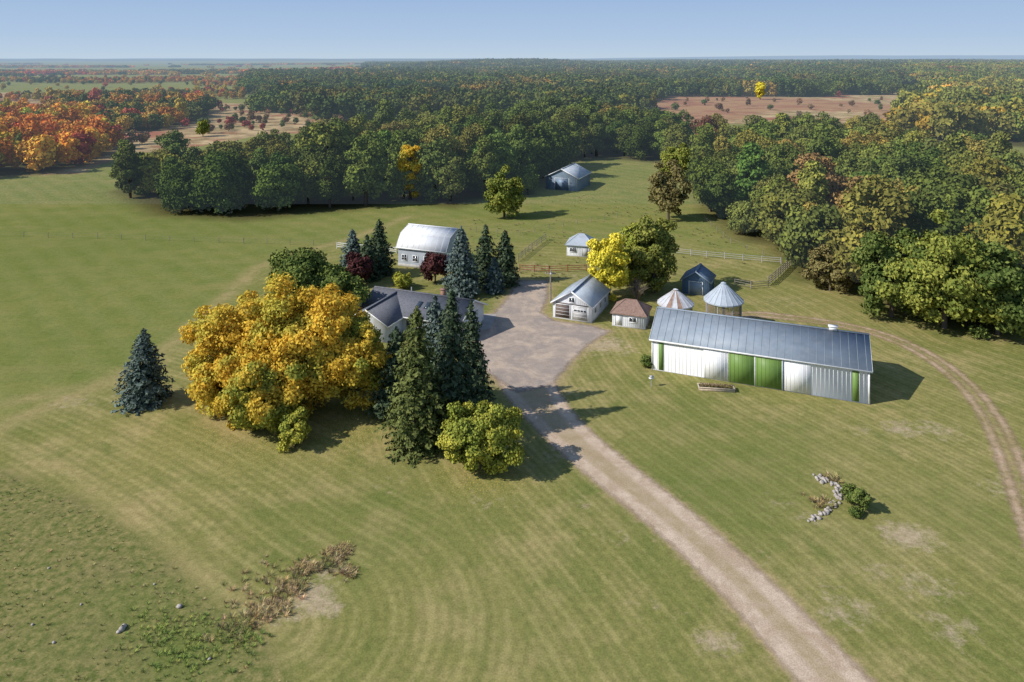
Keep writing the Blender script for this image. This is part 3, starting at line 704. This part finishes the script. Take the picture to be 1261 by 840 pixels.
def panel(par, name, side, a0, a1, z0, z1, mat, L=0, D=0, proud=.04, frame=None, fw=.1, mull=0, rows=0, fmat=None, rib=0):
    def T(V):
        W = V.copy()
        if side == 'front': return W
        if side == 'right': return np.stack([L - V[:, 1], V[:, 0], V[:, 2]], 1)
        if side == 'left': return np.stack([V[:, 1], V[:, 0], V[:, 2]], 1)
    def f(mb):
        mb.box(a0, a1, -proud, -.004, z0, z1, 0, T)
        if rib:
            for q in np.arange(a0 + rib / 2, a1, rib): mb.box(q - .02, q + .02, -proud - .012, -proud, z0 + .03, z1 - .03, 0, T)
        if fmat:
            p2 = proud + .035
            mb.box(a0 - fw, a0, -p2, -.004, z0, z1 + fw, 1, T); mb.box(a1, a1 + fw, -p2, -.004, z0, z1 + fw, 1, T); mb.box(a0, a1, -p2, -.004, z1, z1 + fw, 1, T)
            if z0 > .3: mb.box(a0 - fw, a1 + fw, -p2 - .02, -.004, z0 - fw, z0, 1, T)
            for k in range(mull): q = a0 + (a1 - a0) * (k + 1) / (mull + 1); mb.box(q - .03, q + .03, -proud - .02, -proud, z0, z1, 1, T)
            for k in range(rows): q = z0 + (z1 - z0) * (k + 1) / (rows + 1); mb.box(a0, a1, -proud - .015, -proud, q - .025, q + .025, 1, T)
    part(par, name, (mat, fmat or mat), f)
def found(par, L, D, h=.18): part(par, 'foundation', (W_conc,), lambda mb: mb.box(-.05, L + .05, -.05, D + .05, -.1, h))

# --- pole barn
E = empty('pole_barn', (18.0, 94.0), math.radians(-22.2)); L, D, he, hr = 25.2, 10.2, 4.05, 6.35
walls(E, L, D, he, hr, 'x', W_white, rib=.46); roof(E, L, D, he, hr, 'x', W_greyroof, oh=.3, rib=.9, trim=W_trim)
panel(E, 'green_strip', 'front', .85, 1.5, .1, he - .25, W_green, proud=.03); panel(E, 'green_strip_2', 'front', 23.4, 24.1, .1, he - .25, W_green, proud=.03)
panel(E, 'sliding_door_white', 'front', 6.5, 9.42, .12, he - .42, W_white, proud=.12, rib=.46)
panel(E, 'sliding_door_white_2', 'front', 15.95, 18.9, .12, he - .42, W_white, proud=.12, rib=.46)
panel(E, 'sliding_door_green', 'front', 9.5, 12.55, .12, he - .36, W_green, proud=.16, rib=.46, fmat=W_trim, fw=.05)
panel(E, 'sliding_door_green_2', 'front', 12.66, 15.7, .12, he - .36, W_green, proud=.16, rib=.46, fmat=W_trim, fw=.05)
part(E, 'door_track', (W_trim,), lambda mb: mb.box(3.5, 21.5, -.22, -.005, he - .30, he - .20))
part(E, 'door_post', (W_blue,), lambda mb: mb.box(15.76, 15.88, -.2, -.005, .1, he - .32))
part(E, 'skirt_board', (W_greyd,), lambda mb: mb.box(-.03, L + .03, -.05, -.021, .0, .09))
part(E, 'corner_trim', (W_trim,), lambda mb: [mb.box(-.04, .12, -.045, -.022, .09, he - .1), mb.box(L - .12, L + .045, -.045, -.022, .09, he - .1), mb.box(L + .022, L + .045, -.02, .12, .09, he - .1)])
part(E, 'ridge_vent', (W_trim,), lambda mb: [mb.box(21.0, 21.9, D / 2 - .3, D / 2 + .3, hr, hr + .45), mb.box(20.9, 22.0, D / 2 - .4, D / 2 + .4, hr + .452, hr + .52)])
panel(E, 'side_door', 'right', 6.5, 7.5, .1, 2.15, W_greyd, L=L, fmat=W_trim)

# --- garage
E = empty('garage', (6.33, 112.9), math.radians(-24.0)); L, D, he, hr = 6.2, 9.0, 2.55, 4.45
walls(E, L, D, he, hr, 'y', W_white2, rib=.3, ribh=.012); roof(E, L, D, he, hr, 'y', W_lightroof, oh=.3, rib=.6, trim=W_trim); found(E, L, D)
panel(E, 'overhead_door_brown', 'front', .45, 2.75, .19, 2.2, W_brown, fmat=W_trim, rows=3, fw=.09)
panel(E, 'overhead_door', 'front', 3.25, 5.65, .19, 2.2, W_greyd, fmat=W_trim, rows=3, fw=.09)
panel(E, 'door_windows', 'front', 3.45, 5.45, 1.45, 1.75, W_glass, proud=.06, fmat=W_trim, mull=3, fw=.04)
panel(E, 'gable_window', 'front', 2.7, 3.5, 2.75, 3.4, W_glass, fmat=W_trim, mull=1)
panel(E, 'gable_board', 'front', .5, 5.7, 2.36, 2.5, W_brown, proud=.05)
for k in range(3): panel(E, 'side_window_%d' % k, 'right', 1.4 + 2.6 * k, 2.3 + 2.6 * k, 1.0, 1.8, W_glass, L=L, fmat=W_trim, mull=1)

# --- small brown-roofed shed
x0, y0 = P(754, 401); E = empty('garden_shed', (x0, y0), math.radians(-20)); L, D = 4.9, 4.2
walls(E, L, D, 2.0, 2.0, 'x', W_white2, rib=.3, ribh=.01); hip(E, L, D, 2.0, 3.55, W_brownroof, .3, .8); found(E, L, D)
panel(E, 'door', 'front', .5, 1.4, .19, 1.85, W_trim, fmat=W_greyd, fw=.05); panel(E, 'window', 'front', 2.6, 3.6, .9, 1.5, W_glass, fmat=W_trim, mull=1)
# --- far white shed
x0, y0 = P(698, 315); E = empty('white_shed', (x0, y0), math.radians(-14)); L, D = 5.3, 4.8
walls(E, L, D, 2.3, 2.3, 'x', W_white2, rib=.3, ribh=.01); hip(E, L, D, 2.3, 4.1, W_lightroof, .35, .5); found(E, L, D)
panel(E, 'window', 'front', .7, 1.9, .9, 1.7, W_glass, fmat=W_trim, mull=2); panel(E, 'door', 'front', 3.2, 4.4, .19, 2.0, W_greyd, fmat=W_trim)
# --- blue shed
x0, y0 = P(840, 361); E = empty('blue_shed', (x0, y0), math.radians(-24)); L, D = 4.6, 4.6
walls(E, L, D, 2.5, 4.0, 'y', W_bluedk, rib=.3); roof(E, L, D, 2.5, 4.0, 'y', W_blue, oh=.3, rib=.5, trim=W_bluegrey)
panel(E, 'sliding_door', 'front', 1.2, 3.4, .1, 2.2, W_bluegrey, fmat=W_trim, fw=.07)
# --- far machine shed
x0, y0 = P(672, 233); E = empty('machine_shed', (x0, y0), math.radians(-22)); L, D = 10.3, 13
walls(E, L, D, 4.0, 6.5, 'y', W_bluegrey, rib=.6); roof(E, L, D, 4.0, 6.5, 'y', W_lightroof, oh=.4, rib=.9, trim=W_trim)
panel(E, 'sliding_door', 'front', 3.0, 7.4, .1, 3.6, W_blue, fmat=W_trim)
# --- white barn, gambrel
E = empty('gambrel_barn', (-22.0, 141.2), math.radians(-22)); L, D = 10.2, 9.0
def gw(mb):
    for xx in (0, L):
        mb.add([(xx, 0, 0), (xx, 9, 0), (xx, 9, 3.9), (xx, 0, 3.9), (xx, 1.4, 5.9), (xx, 7.6, 5.9)], [[0, 1, 2, 3], [3, 2, 5, 4]])
        mb.add([(xx, 1.4, 5.9), (xx, 4.5, 5.9), (xx, 4.5, 7.0), (xx, 4.4, 6.96)], [[0, 1, 2, 3]]); mb.add([(xx, 7.6, 5.9), (xx, 4.5, 5.9), (xx, 4.5, 7.0), (xx, 4.6, 6.96)], [[0, 1, 2, 3]])
    for yy in (0, 9): mb.add([(0, yy, 0), (L, yy, 0), (L, yy, 3.9), (0, yy, 3.9)], [[0, 1, 2, 3]])
part(E, 'walls', (simple('barn_wall', (.44, .48, .52), .7, 0, .1, .8),), gw)
roof(E, L, D, 3.9, 7.0, 'x', W_whiteroof, oh=.3, rib=1.2, trim=W_trim, prof=[(-.35, 3.65), (1.4, 6.0), (4.5, 7.12)])
for k in range(4): panel(E, 'window_%d' % k, 'front', .9 + 2.4 * k, 1.9 + 2.4 * k, 1.2, 2.2, W_glass, fmat=W_trim, mull=1, rows=1)
panel(E, 'hay_door', 'left', 3.6, 5.4, 4.2, 5.8, W_trim, fmat=W_greyd); found(E, L, D, .5)
# --- house
E = empty('farm_house', (-22.4, 109.2), math.radians(-22)); L, D = 16.0, 8.6
walls(E, L, D, 2.7, 4.6, 'x', W_white2); roof(E, L, D, 2.7, 4.6, 'x', W_shing, oh=.5, rib=0, trim=W_trim, th=.12); found(E, L, D, .3)
panel(E, 'garage_door', 'right', 1.5, 6.4, .31, 2.4, W_trim, L=L, fmat=W_greyd, rows=3)
for k in range(4): panel(E, 'window_%d' % k, 'front', 7.6 + 2.1 * k, 8.8 + 2.1 * k, 1.1, 2.2, W_glass, fmat=W_trim, mull=1)
W_ = bpy.data.objects.new('front_wing', None); scene.collection.objects.link(W_); W_.parent = E; W_.location = (.3, -4.2, 0)
walls(W_, 6.6, 6.4, 2.66, 4.4, 'y', W_white2); roof(W_, 6.6, 8.0, 2.66, 4.4, 'y', W_shing, oh=.45, rib=0, trim=W_trim, th=.12)
panel(W_, 'window', 'front', 2.2, 4.4, 1.0, 2.2, W_glass, fmat=W_trim, mull=2)
part(E, 'skylights', (W_glass, W_trim), lambda mb: [mb.slab((q, 1.4, 3.43), (q + .8, 1.4, 3.43), (q + .8, 2.6, 3.96), (q, 2.6, 3.96), .08) for q in (8.2, 9.6)])
part(E, 'chimney', (simple('brick', (.28, .16, .12), .9, 0, .2, 6),), lambda mb: [mb.box(10.7, 11.3, 4.7, 5.3, 3.5, 5.3), mb.box(10.62, 11.38, 4.62, 5.38, 5.302, 5.4)])
part(E, 'roof_vents', (W_greyd,), lambda mb: [mb.tube((q, 6.0, 3.7), (q, 6.0, 4.7), .08, .08, 8) for q in (5.0, 13.2)])

# --- corn cribs
def crib(name, u, v, r, he, hr, rust):
    xx, yy = P(u, v); E = empty(name, (xx, yy), .2)
    def wires(mb):
        for k in range(72): a = k * 6.2832 / 72; mb.tube((r * math.cos(a), r * math.sin(a), .2), (r * math.cos(a), r * math.sin(a), he), .022, .022, 4)
        n = 40
        for zz in np.arange(.3, he, .16):
            for k in range(n):
                a, c = k * 6.2832 / n, (k + 1) * 6.2832 / n
                mb.tube((r * math.cos(a), r * math.sin(a), zz), (r * math.cos(c), r * math.sin(c), zz), .022, .022, 3)
    part(E, 'wire_walls', (W_wire,), wires)
    def posts(mb):
        for k in range(8): a = k * 6.2832 / 8; mb.tube((r * 1.02 * math.cos(a), r * 1.02 * math.sin(a), 0), (r * 1.02 * math.cos(a), r * 1.02 * math.sin(a), he), .06, .06, 5)
        mb.tube((0, 0, 0), (0, 0, hr), .25, .2, 8)
    part(E, 'posts', (W_lightroof,), posts)
    part(E, 'base_slab', (W_conc,), lambda mb: mb.tube((0, 0, 0), (0, 0, .2), r * 1.05, r * 1.05, 24))
    def rf(mb):
        n = 20; R = r * 1.12; rt = .35
        for k in range(n):
            a, c = k * 6.2832 / n, (k + 1) * 6.2832 / n; m = 1 if (rust and (k * 7) % 20 in (1, 4, 9, 15, 18)) else 0
            mb.add([(R * math.cos(a), R * math.sin(a), he), (R * math.cos(c), R * math.sin(c), he), (rt * math.cos(c), rt * math.sin(c), hr - .15), (rt * math.cos(a), rt * math.sin(a), hr - .15)], [[0, 1, 2, 3]], m)
            mb.tube((R * math.cos(a), R * math.sin(a), he + .02), (rt * math.cos(a), rt * math.sin(a), hr - .13), .035, .025, 4, 0)
            mb.add([(R * math.cos(a), R * math.sin(a), he), (R * math.cos(c), R * math.sin(c), he), (R * math.cos(c), R * math.sin(c), he - .18), (R * math.cos(a), R * math.sin(a), he - .18)], [[0, 1, 2, 3]], 0)
        mb.tube((0, 0, hr - .16), (0, 0, hr), rt, rt, 14, 1 if rust else 0); mb.tube((0, 0, hr), (0, 0, hr + .16), rt * 1.15, .02, 14, 0)
    part(E, 'conical_roof', (W_cribroof if rust else W_lightroof, W_rust), rf)
crib('corn_crib', 832, 398, 2.45, 3.1, 5.1, True); crib('corn_crib', 891, 402, 2.6, 4.0, 6.5, False)

# ------------------------------------------------------------------ fences etc.
def fence(name, pl, hgt=1.3, sp=2.4, rails=3, mat=W_wood, rw=.05, pw=.08):
    mb = MB(); g = np.random.default_rng(len(pl) + int(sp * 10))
    for (ax, ay), (bx, by) in zip(pl[:-1], pl[1:]):
        d = math.hypot(bx - ax, by - ay); n = max(1, int(d / sp)); ang = math.atan2(by - ay, bx - ax)
        for k in range(n + 1):
            q = k / n; hx = hgt * g.uniform(.96, 1.08); px, py = ax + (bx - ax) * q, ay + (by - ay) * q
            mb.tube((px, py, -.1), (px + g.normal() * .03, py + g.normal() * .03, hx), pw, pw * .85, 6); mb.box(px - pw * .6, px + pw * .6, py - pw * .6, py + pw * .6, hx - .02, hx + .01)
        for r in range(rails):
            zz = hgt * (r + 1) / (rails + .3)
            mb.tube((ax, ay, zz), (bx, by, zz), rw, rw, 4)
    mb.obj(name, (mat,))
fence('rail_fence', PP([(832, 313), (870, 317), (915, 321), (962, 325)]), 1.25, 2.6, 3, W_greyd, .035, .07)
fence('corral_fence', PP([(638, 322), (655, 308), (672, 296)]), 1.5, 2.2, 3, W_wood, .06, .09)
fence('corral_fence', PP([(640, 334), (676, 336), (722, 334)]), 1.3, 2.4, 3, W_red, .05, .08)
fence('corral_fence', PP([(946, 352), (958, 342), (974, 326)]), 1.6, 1.6, 4, W_wood, .08, .10)
fence('corral_fence', PP([(905, 352), (925, 356), (946, 354)]), 1.3, 2.2, 3, W_wood, .05, .08)
fence('rail_fence', PP([(415, 306), (450, 309), (488, 312)]), 1.3, 2.2, 3, W_trim, .06, .08)
fence('wire_fence', PP([(-60, 290), (120, 294), (300, 300), (415, 303)]), 1.2, 5, 2, W_wood, .012, .06)
fence('wire_fence', PP([(962, 325), (900, 300), (868, 272)]), 1.2, 5, 2, W_wood, .012, .06)
fence('wire_fence', PP([(560, 284), (640, 290), (676, 282), (760, 268)]), 1.2, 4, 2, W_wood, .012, .07)

x0, y0 = P(678, 372); E = empty('utility_pole', (x0, y0), 0)
part(E, 'pole', (W_wood,), lambda mb: [mb.tube((0, 0, -.2), (0, 0, 5.2), .15, .11, 10), mb.box(-.1, .1, -.1, .1, 5.19, 5.21)])
part(E, 'crossarm', (W_wood,), lambda mb: mb.box(-.9, .9, .13, .23, 4.6, 4.72))
part(E, 'yard_light', (W_greyd,), lambda mb: [mb.tube((0, -.1, 4.9), (0, -1.0, 5.1), .03, .03, 6), mb.tube((0, -1.0, 4.9), (0, -1.0, 5.12), .2, .08, 10)])
part(E, 'insulators', (W_greyd,), lambda mb: [mb.tube((q, .18, 4.722), (q, .18, 4.88), .05, .03, 8) for q in (-.8, 0, .8)])

# long low wooden trough planted with fading flowers
x0, y0 = P(882, 480); E = empty('flower_planter', (x0, y0), math.radians(-8))
part(E, 'wooden_trough', (W_tub,), lambda mb: [mb.box(-2.1, 2.1, -.55, -.47, 0, .38), mb.box(-2.1, 2.1, .47, .55, 0, .38), mb.box(-2.1, -2.02, -.468, .468, 0, .38), mb.box(2.02, 2.1, -.468, .468, 0, .38),
     mb.box(-2.18, 2.18, -.62, -.44, .382, .43), mb.box(-2.18, 2.18, .44, .62, .382, .43), mb.box(-2.18, -1.98, -.438, .438, .382, .43), mb.box(1.98, 2.18, -.438, .438, .382, .43)])
part(E, 'soil', (W_brown,), lambda mb: mb.box(-2.01, 2.01, -.46, .46, .02, .30))
g = np.random.default_rng(8)
def fl(mb):
    n = 1100; Xp = np.stack([g.uniform(-1.9, 1.9, n), g.uniform(-.42, .42, n), g.uniform(.3, .62, n)], 1)
    mb.leaves(Xp, g.normal(size=(n, 3)) + [0, 0, .6], .06, .045, g, 0, g.uniform(0, 1, n)); k = Xp[:, 2] > .56
    mb.leaves(Xp[k] + [0, 0, .04], g.normal(size=(k.sum(), 3)) + [0, 0, 1], .04, .04, g, 1, 1)
part(E, 'flowers', (M_brown, simple('petals', (.42, .26, .18), .7)), fl)
x0, y0 = P(802, 476); E = empty('bird_feeder', (x0, y0), .3)
part(E, 'post', (W_greyd,), lambda mb: mb.tube((0, 0, 0), (0, 0, 1.0), .035, .035, 8))
part(E, 'tray', (W_trim,), lambda mb: [mb.box(-.28, .28, -.2, .2, 1.0, 1.04), mb.box(-.15, .15, -.11, .11, 1.042, 1.22)])
part(E, 'feeder_roof', (W_greyd,), lambda mb: [mb.slab((-.24, -.2, 1.2), (.24, -.2, 1.2), (.24, 0, 1.36), (-.24, 0, 1.36), .02), mb.slab((-.24, .2, 1.2), (.24, .2, 1.2), (.24, 0, 1.36), (-.24, 0, 1.36), .02)])

def rock(mb, c, r, g, mat=0):
    u = np.linspace(0, np.pi, 5); v = np.arange(7) * 6.2832 / 7; Pn = []
    sc = g.uniform(.7, 1.2, 3)
    for a in u:
        for bb in v: Pn.append(np.array([math.sin(a) * math.cos(bb), math.sin(a) * math.sin(bb), math.cos(a) * .7]) * r * sc * g.uniform(.82, 1.15) + c)
    mb.add(Pn, [[i * 7 + j, i * 7 + (j + 1) % 7, (i + 1) * 7 + (j + 1) % 7, (i + 1) * 7 + j] for i in range(4) for j in range(7)], mat)
mb = MB(); g = np.random.default_rng(4)
for (u, v) in smooth_line([(1008, 590), (1024, 592), (1032, 604), (1034, 615), (1024, 626), (1012, 636), (1000, 640)], 2):
    for k in range(3):
        a, c = P(u + g.normal() * 3.5, v + g.normal() * 2.5); rr = g.uniform(.08, .26); rock(mb, np.array([a, c, rr * .3]), rr, g)
mb.obj('rock_border', (W_stone,))
mb = MB()
for (u, v, r) in [(150, 776, .28), (153, 772, .2), (146, 779, .2), (221, 748, .22), (66, 792, .12), (100, 745, .1), (190, 720, .1), (60, 700, .1), (258, 812, .13), (40, 770, .12)]:
    a, c = P(u, v); rock(mb, np.array([a, c, r * .35]), r, g)
mb.obj('field_stones', (W_stone,))

# ------------------------------------------------------------------ grasses & weeds
libg = bpy.data.collections.new('tuft_library')
for i in range(4):
    g = np.random.default_rng(60 + i); mb = MB(); n = 26
    for k in range(n):
        a = g.uniform(0, 6.28); r0 = g.uniform(0, .3); l = g.uniform(.25, .8); ln = g.uniform(.3, 1.0); w = .035
        p0 = np.array([r0 * math.cos(a), r0 * math.sin(a), 0]); p1 = p0 + np.array([math.cos(a) * ln * .4, math.sin(a) * ln * .4, l * .7]); p2 = p0 + np.array([math.cos(a) * ln, math.sin(a) * ln, l])
        t = np.array([-math.sin(a), math.cos(a), 0]) * w
        mb.add([p0 - t, p0 + t, p1 + t * .9, p1 - t * .9, p2 + t * .2, p2 - t * .2], [[0, 1, 2, 3], [3, 2, 4, 5]], 0, g.uniform(0, .98))
    mb.obj('tuft_%d' % i, (M_inst,), coll=libg)
def blob(u, v, r, n, g):
    a, c = P(u, v); return np.stack([a + g.normal(size=n) * r * .6, c + g.normal(size=n) * r * .6, np.zeros(n)], 1)
g = np.random.default_rng(9)
GR = [(.4, (.19, .21, .065)), (.3, (.28, .26, .10)), (.3, (.38, .31, .15))]; TN = [(.35, (.46, .36, .20)), (.3, (.32, .25, .12)), (.25, (.20, .21, .07)), (.15, (.20, .13, .08))]
rp = fillpts(PP([(-60, 590), (0, 585), (100, 622), (190, 678), (262, 745), (330, 800), (390, 860), (-60, 860)]), .6, 50, lambda x, y: .25 + .4 * (vn(x, y, 3, 1) > .1))
scatter('field_grass', rp, g.uniform(.10, .24, len(rp)), tints(rp, GR, 11, 4), libg, 8)
wp = np.vstack([blob(335, 752, 1.0, 90, g), blob(375, 702, .9, 90, g), blob(408, 690, .9, 120, g), blob(422, 680, .6, 70, g), blob(300, 772, 1.5, 70, g), blob(360, 725, .9, 60, g), blob(428, 705, .5, 40, g), blob(330, 720, 2.5, 50, g)])
scatter('dry_weeds', wp, g.uniform(.18, .5, len(wp)), tints(wp, TN, 12, 2), libg, 9)
wg = np.vstack([blob(225, 790, 2.4, 130, g), blob(190, 775, 1.8, 60, g), blob(275, 800, 1.8, 60, g), blob(310, 785, 1.2, 40, g)])
scatter('green_weeds', wg, g.uniform(.14, .34, len(wg)), tints(wg, [(.6, (.18, .25, .06)), (.4, (.26, .31, .08))], 13, 2), libg, 10)
wr = np.vstack([blob(1024, 590, .5, 20, g), blob(1012, 620, .8, 30, g)])
scatter('garden_plants', wr, g.uniform(.3, .6, len(wr)), tints(wr, TN, 14, 2), libg, 11)
ps = fillpts(PP([(560, 330), (640, 345), (860, 345), (950, 325), (868, 268), (720, 240), (560, 275)]), 1.8, 51, lambda x, y: .1 + .5 * (vn(x, y, 9, 2) > .25))
scatter('pasture_grass', ps, g.uniform(.25, .6, len(ps)), tints(ps, [(.4, (.17, .20, .06)), (.4, (.28, .23, .11)), (.2, (.22, .16, .08))], 15, 8), libg, 12)

# ------------------------------------------------------------------ distant hills
mb = MB(); n = 240
def ridge(ydist, hf):
    xr = np.linspace(-13000, 13000, n); hgt = hf(xr); rows = []
    for k, (dy, f) in enumerate([(-900, -.05), (-450, .55), (0, 1.0), (500, .7), (1200, -.05)]):
        rows.append(np.stack([xr, np.full(n, ydist + dy), hgt * f], 1))
    V = np.vstack(rows); Qs = [[r * n + i, r * n + i + 1, (r + 1) * n + i + 1, (r + 1) * n + i] for r in range(4) for i in range(n - 1)]
    mb.add(V, Qs)
ridge(12500, lambda x: 38 + 7 * vn(x, x * 0, 900, 2) + 48 * sstep(x, 800, 5200) + 14 * vn(x, x * 0, 2100, 1) * sstep(x, 0, 4000))
ridge(8200, lambda x: 30 + 8 * vn(x, x * 0, 500, 4) + 6 * vn(x, x * 0, 170, 3))
hm = newmat('hill_forest'); b = NB(hm)
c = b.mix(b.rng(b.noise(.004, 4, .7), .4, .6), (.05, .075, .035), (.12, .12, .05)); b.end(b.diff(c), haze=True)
mb.obj('distant_hills', (hm,), smooth=True)

# ------------------------------------------------------------------ light
el = math.radians(37); hx, hy = .955, .296
d = Vector((hx * math.cos(el), hy * math.cos(el), -math.sin(el)))
sl = bpy.data.lights.new('sun', 'SUN'); sl.energy = 4.9; sl.angle = math.radians(.5); sl.color = (1, .95, .88)
so = bpy.data.objects.new('sun', sl); scene.collection.objects.link(so); so.rotation_euler = d.to_track_quat('-Z', 'Y').to_euler()
w = bpy.data.worlds.new('World'); scene.world = w; w.use_nodes = True; nt = w.node_tree; nt.nodes.clear()
sky = nt.nodes.new('ShaderNodeTexSky'); sky.sky_type = 'NISHITA'; sky.sun_disc = False; sky.sun_elevation = el
sky.sun_rotation = math.atan2(-hx, -hy) % (2 * math.pi); sky.air_density = 1.0; sky.dust_density = .3; sky.ozone_density = 2.0
STR = .14
bg = nt.nodes.new('ShaderNodeBackground'); bg.inputs[1].default_value = STR
# pale blue autumn haze low over the horizon, fading into the clear sky above
tc = nt.nodes.new('ShaderNodeTexCoord'); sp = nt.nodes.new('ShaderNodeSeparateXYZ'); nt.links.new(tc.outputs['Generated'], sp.inputs[0])
cr = nt.nodes.new('ShaderNodeValToRGB'); nt.links.new(sp.outputs[2], cr.inputs[0])
e = cr.color_ramp.elements; k = 1 / STR / 8
e[0].position = 0.0; e[0].color = (.52 * k, .64 * k, .76 * k, 1); e[1].position = .10; e[1].color = (.31 * k, .46 * k, .72 * k, 1)
e2 = e.new(.03); e2.color = (.43 * k, .57 * k, .76 * k, 1)
sc = nt.nodes.new('ShaderNodeVectorMath'); sc.operation = 'SCALE'; sc.inputs['Scale'].default_value = 8; nt.links.new(cr.outputs[0], sc.inputs[0])
mr = nt.nodes.new('ShaderNodeMapRange'); nt.links.new(sp.outputs[2], mr.inputs[0]); mr.inputs[1].default_value = .09; mr.inputs[2].default_value = .35; mr.inputs[3].default_value = 1; mr.inputs[4].default_value = 0
mx = nt.nodes.new('ShaderNodeMix'); mx.data_type = 'RGBA'; nt.links.new(mr.outputs[0], mx.inputs[0]); nt.links.new(sky.outputs[0], mx.inputs[6]); nt.links.new(sc.outputs[0], mx.inputs[7])
wo = nt.nodes.new('ShaderNodeOutputWorld'); nt.links.new(mx.outputs[2], bg.inputs[0]); nt.links.new(bg.outputs[0], wo.inputs[0])

# ------------------------------------------------------------------ camera
cam = bpy.data.cameras.new('camera'); cam.sensor_width = 36; cam.sensor_fit = 'HORIZONTAL'
cam.lens = 36 * FL / 1261; cam.shift_y = -348 / 1261; cam.clip_start = .5; cam.clip_end = 40000
co = bpy.data.objects.new('camera', cam); scene.collection.objects.link(co)
co.location = (0, 0, H); co.rotation_euler = (math.radians(90), 0, 0); scene.camera = co
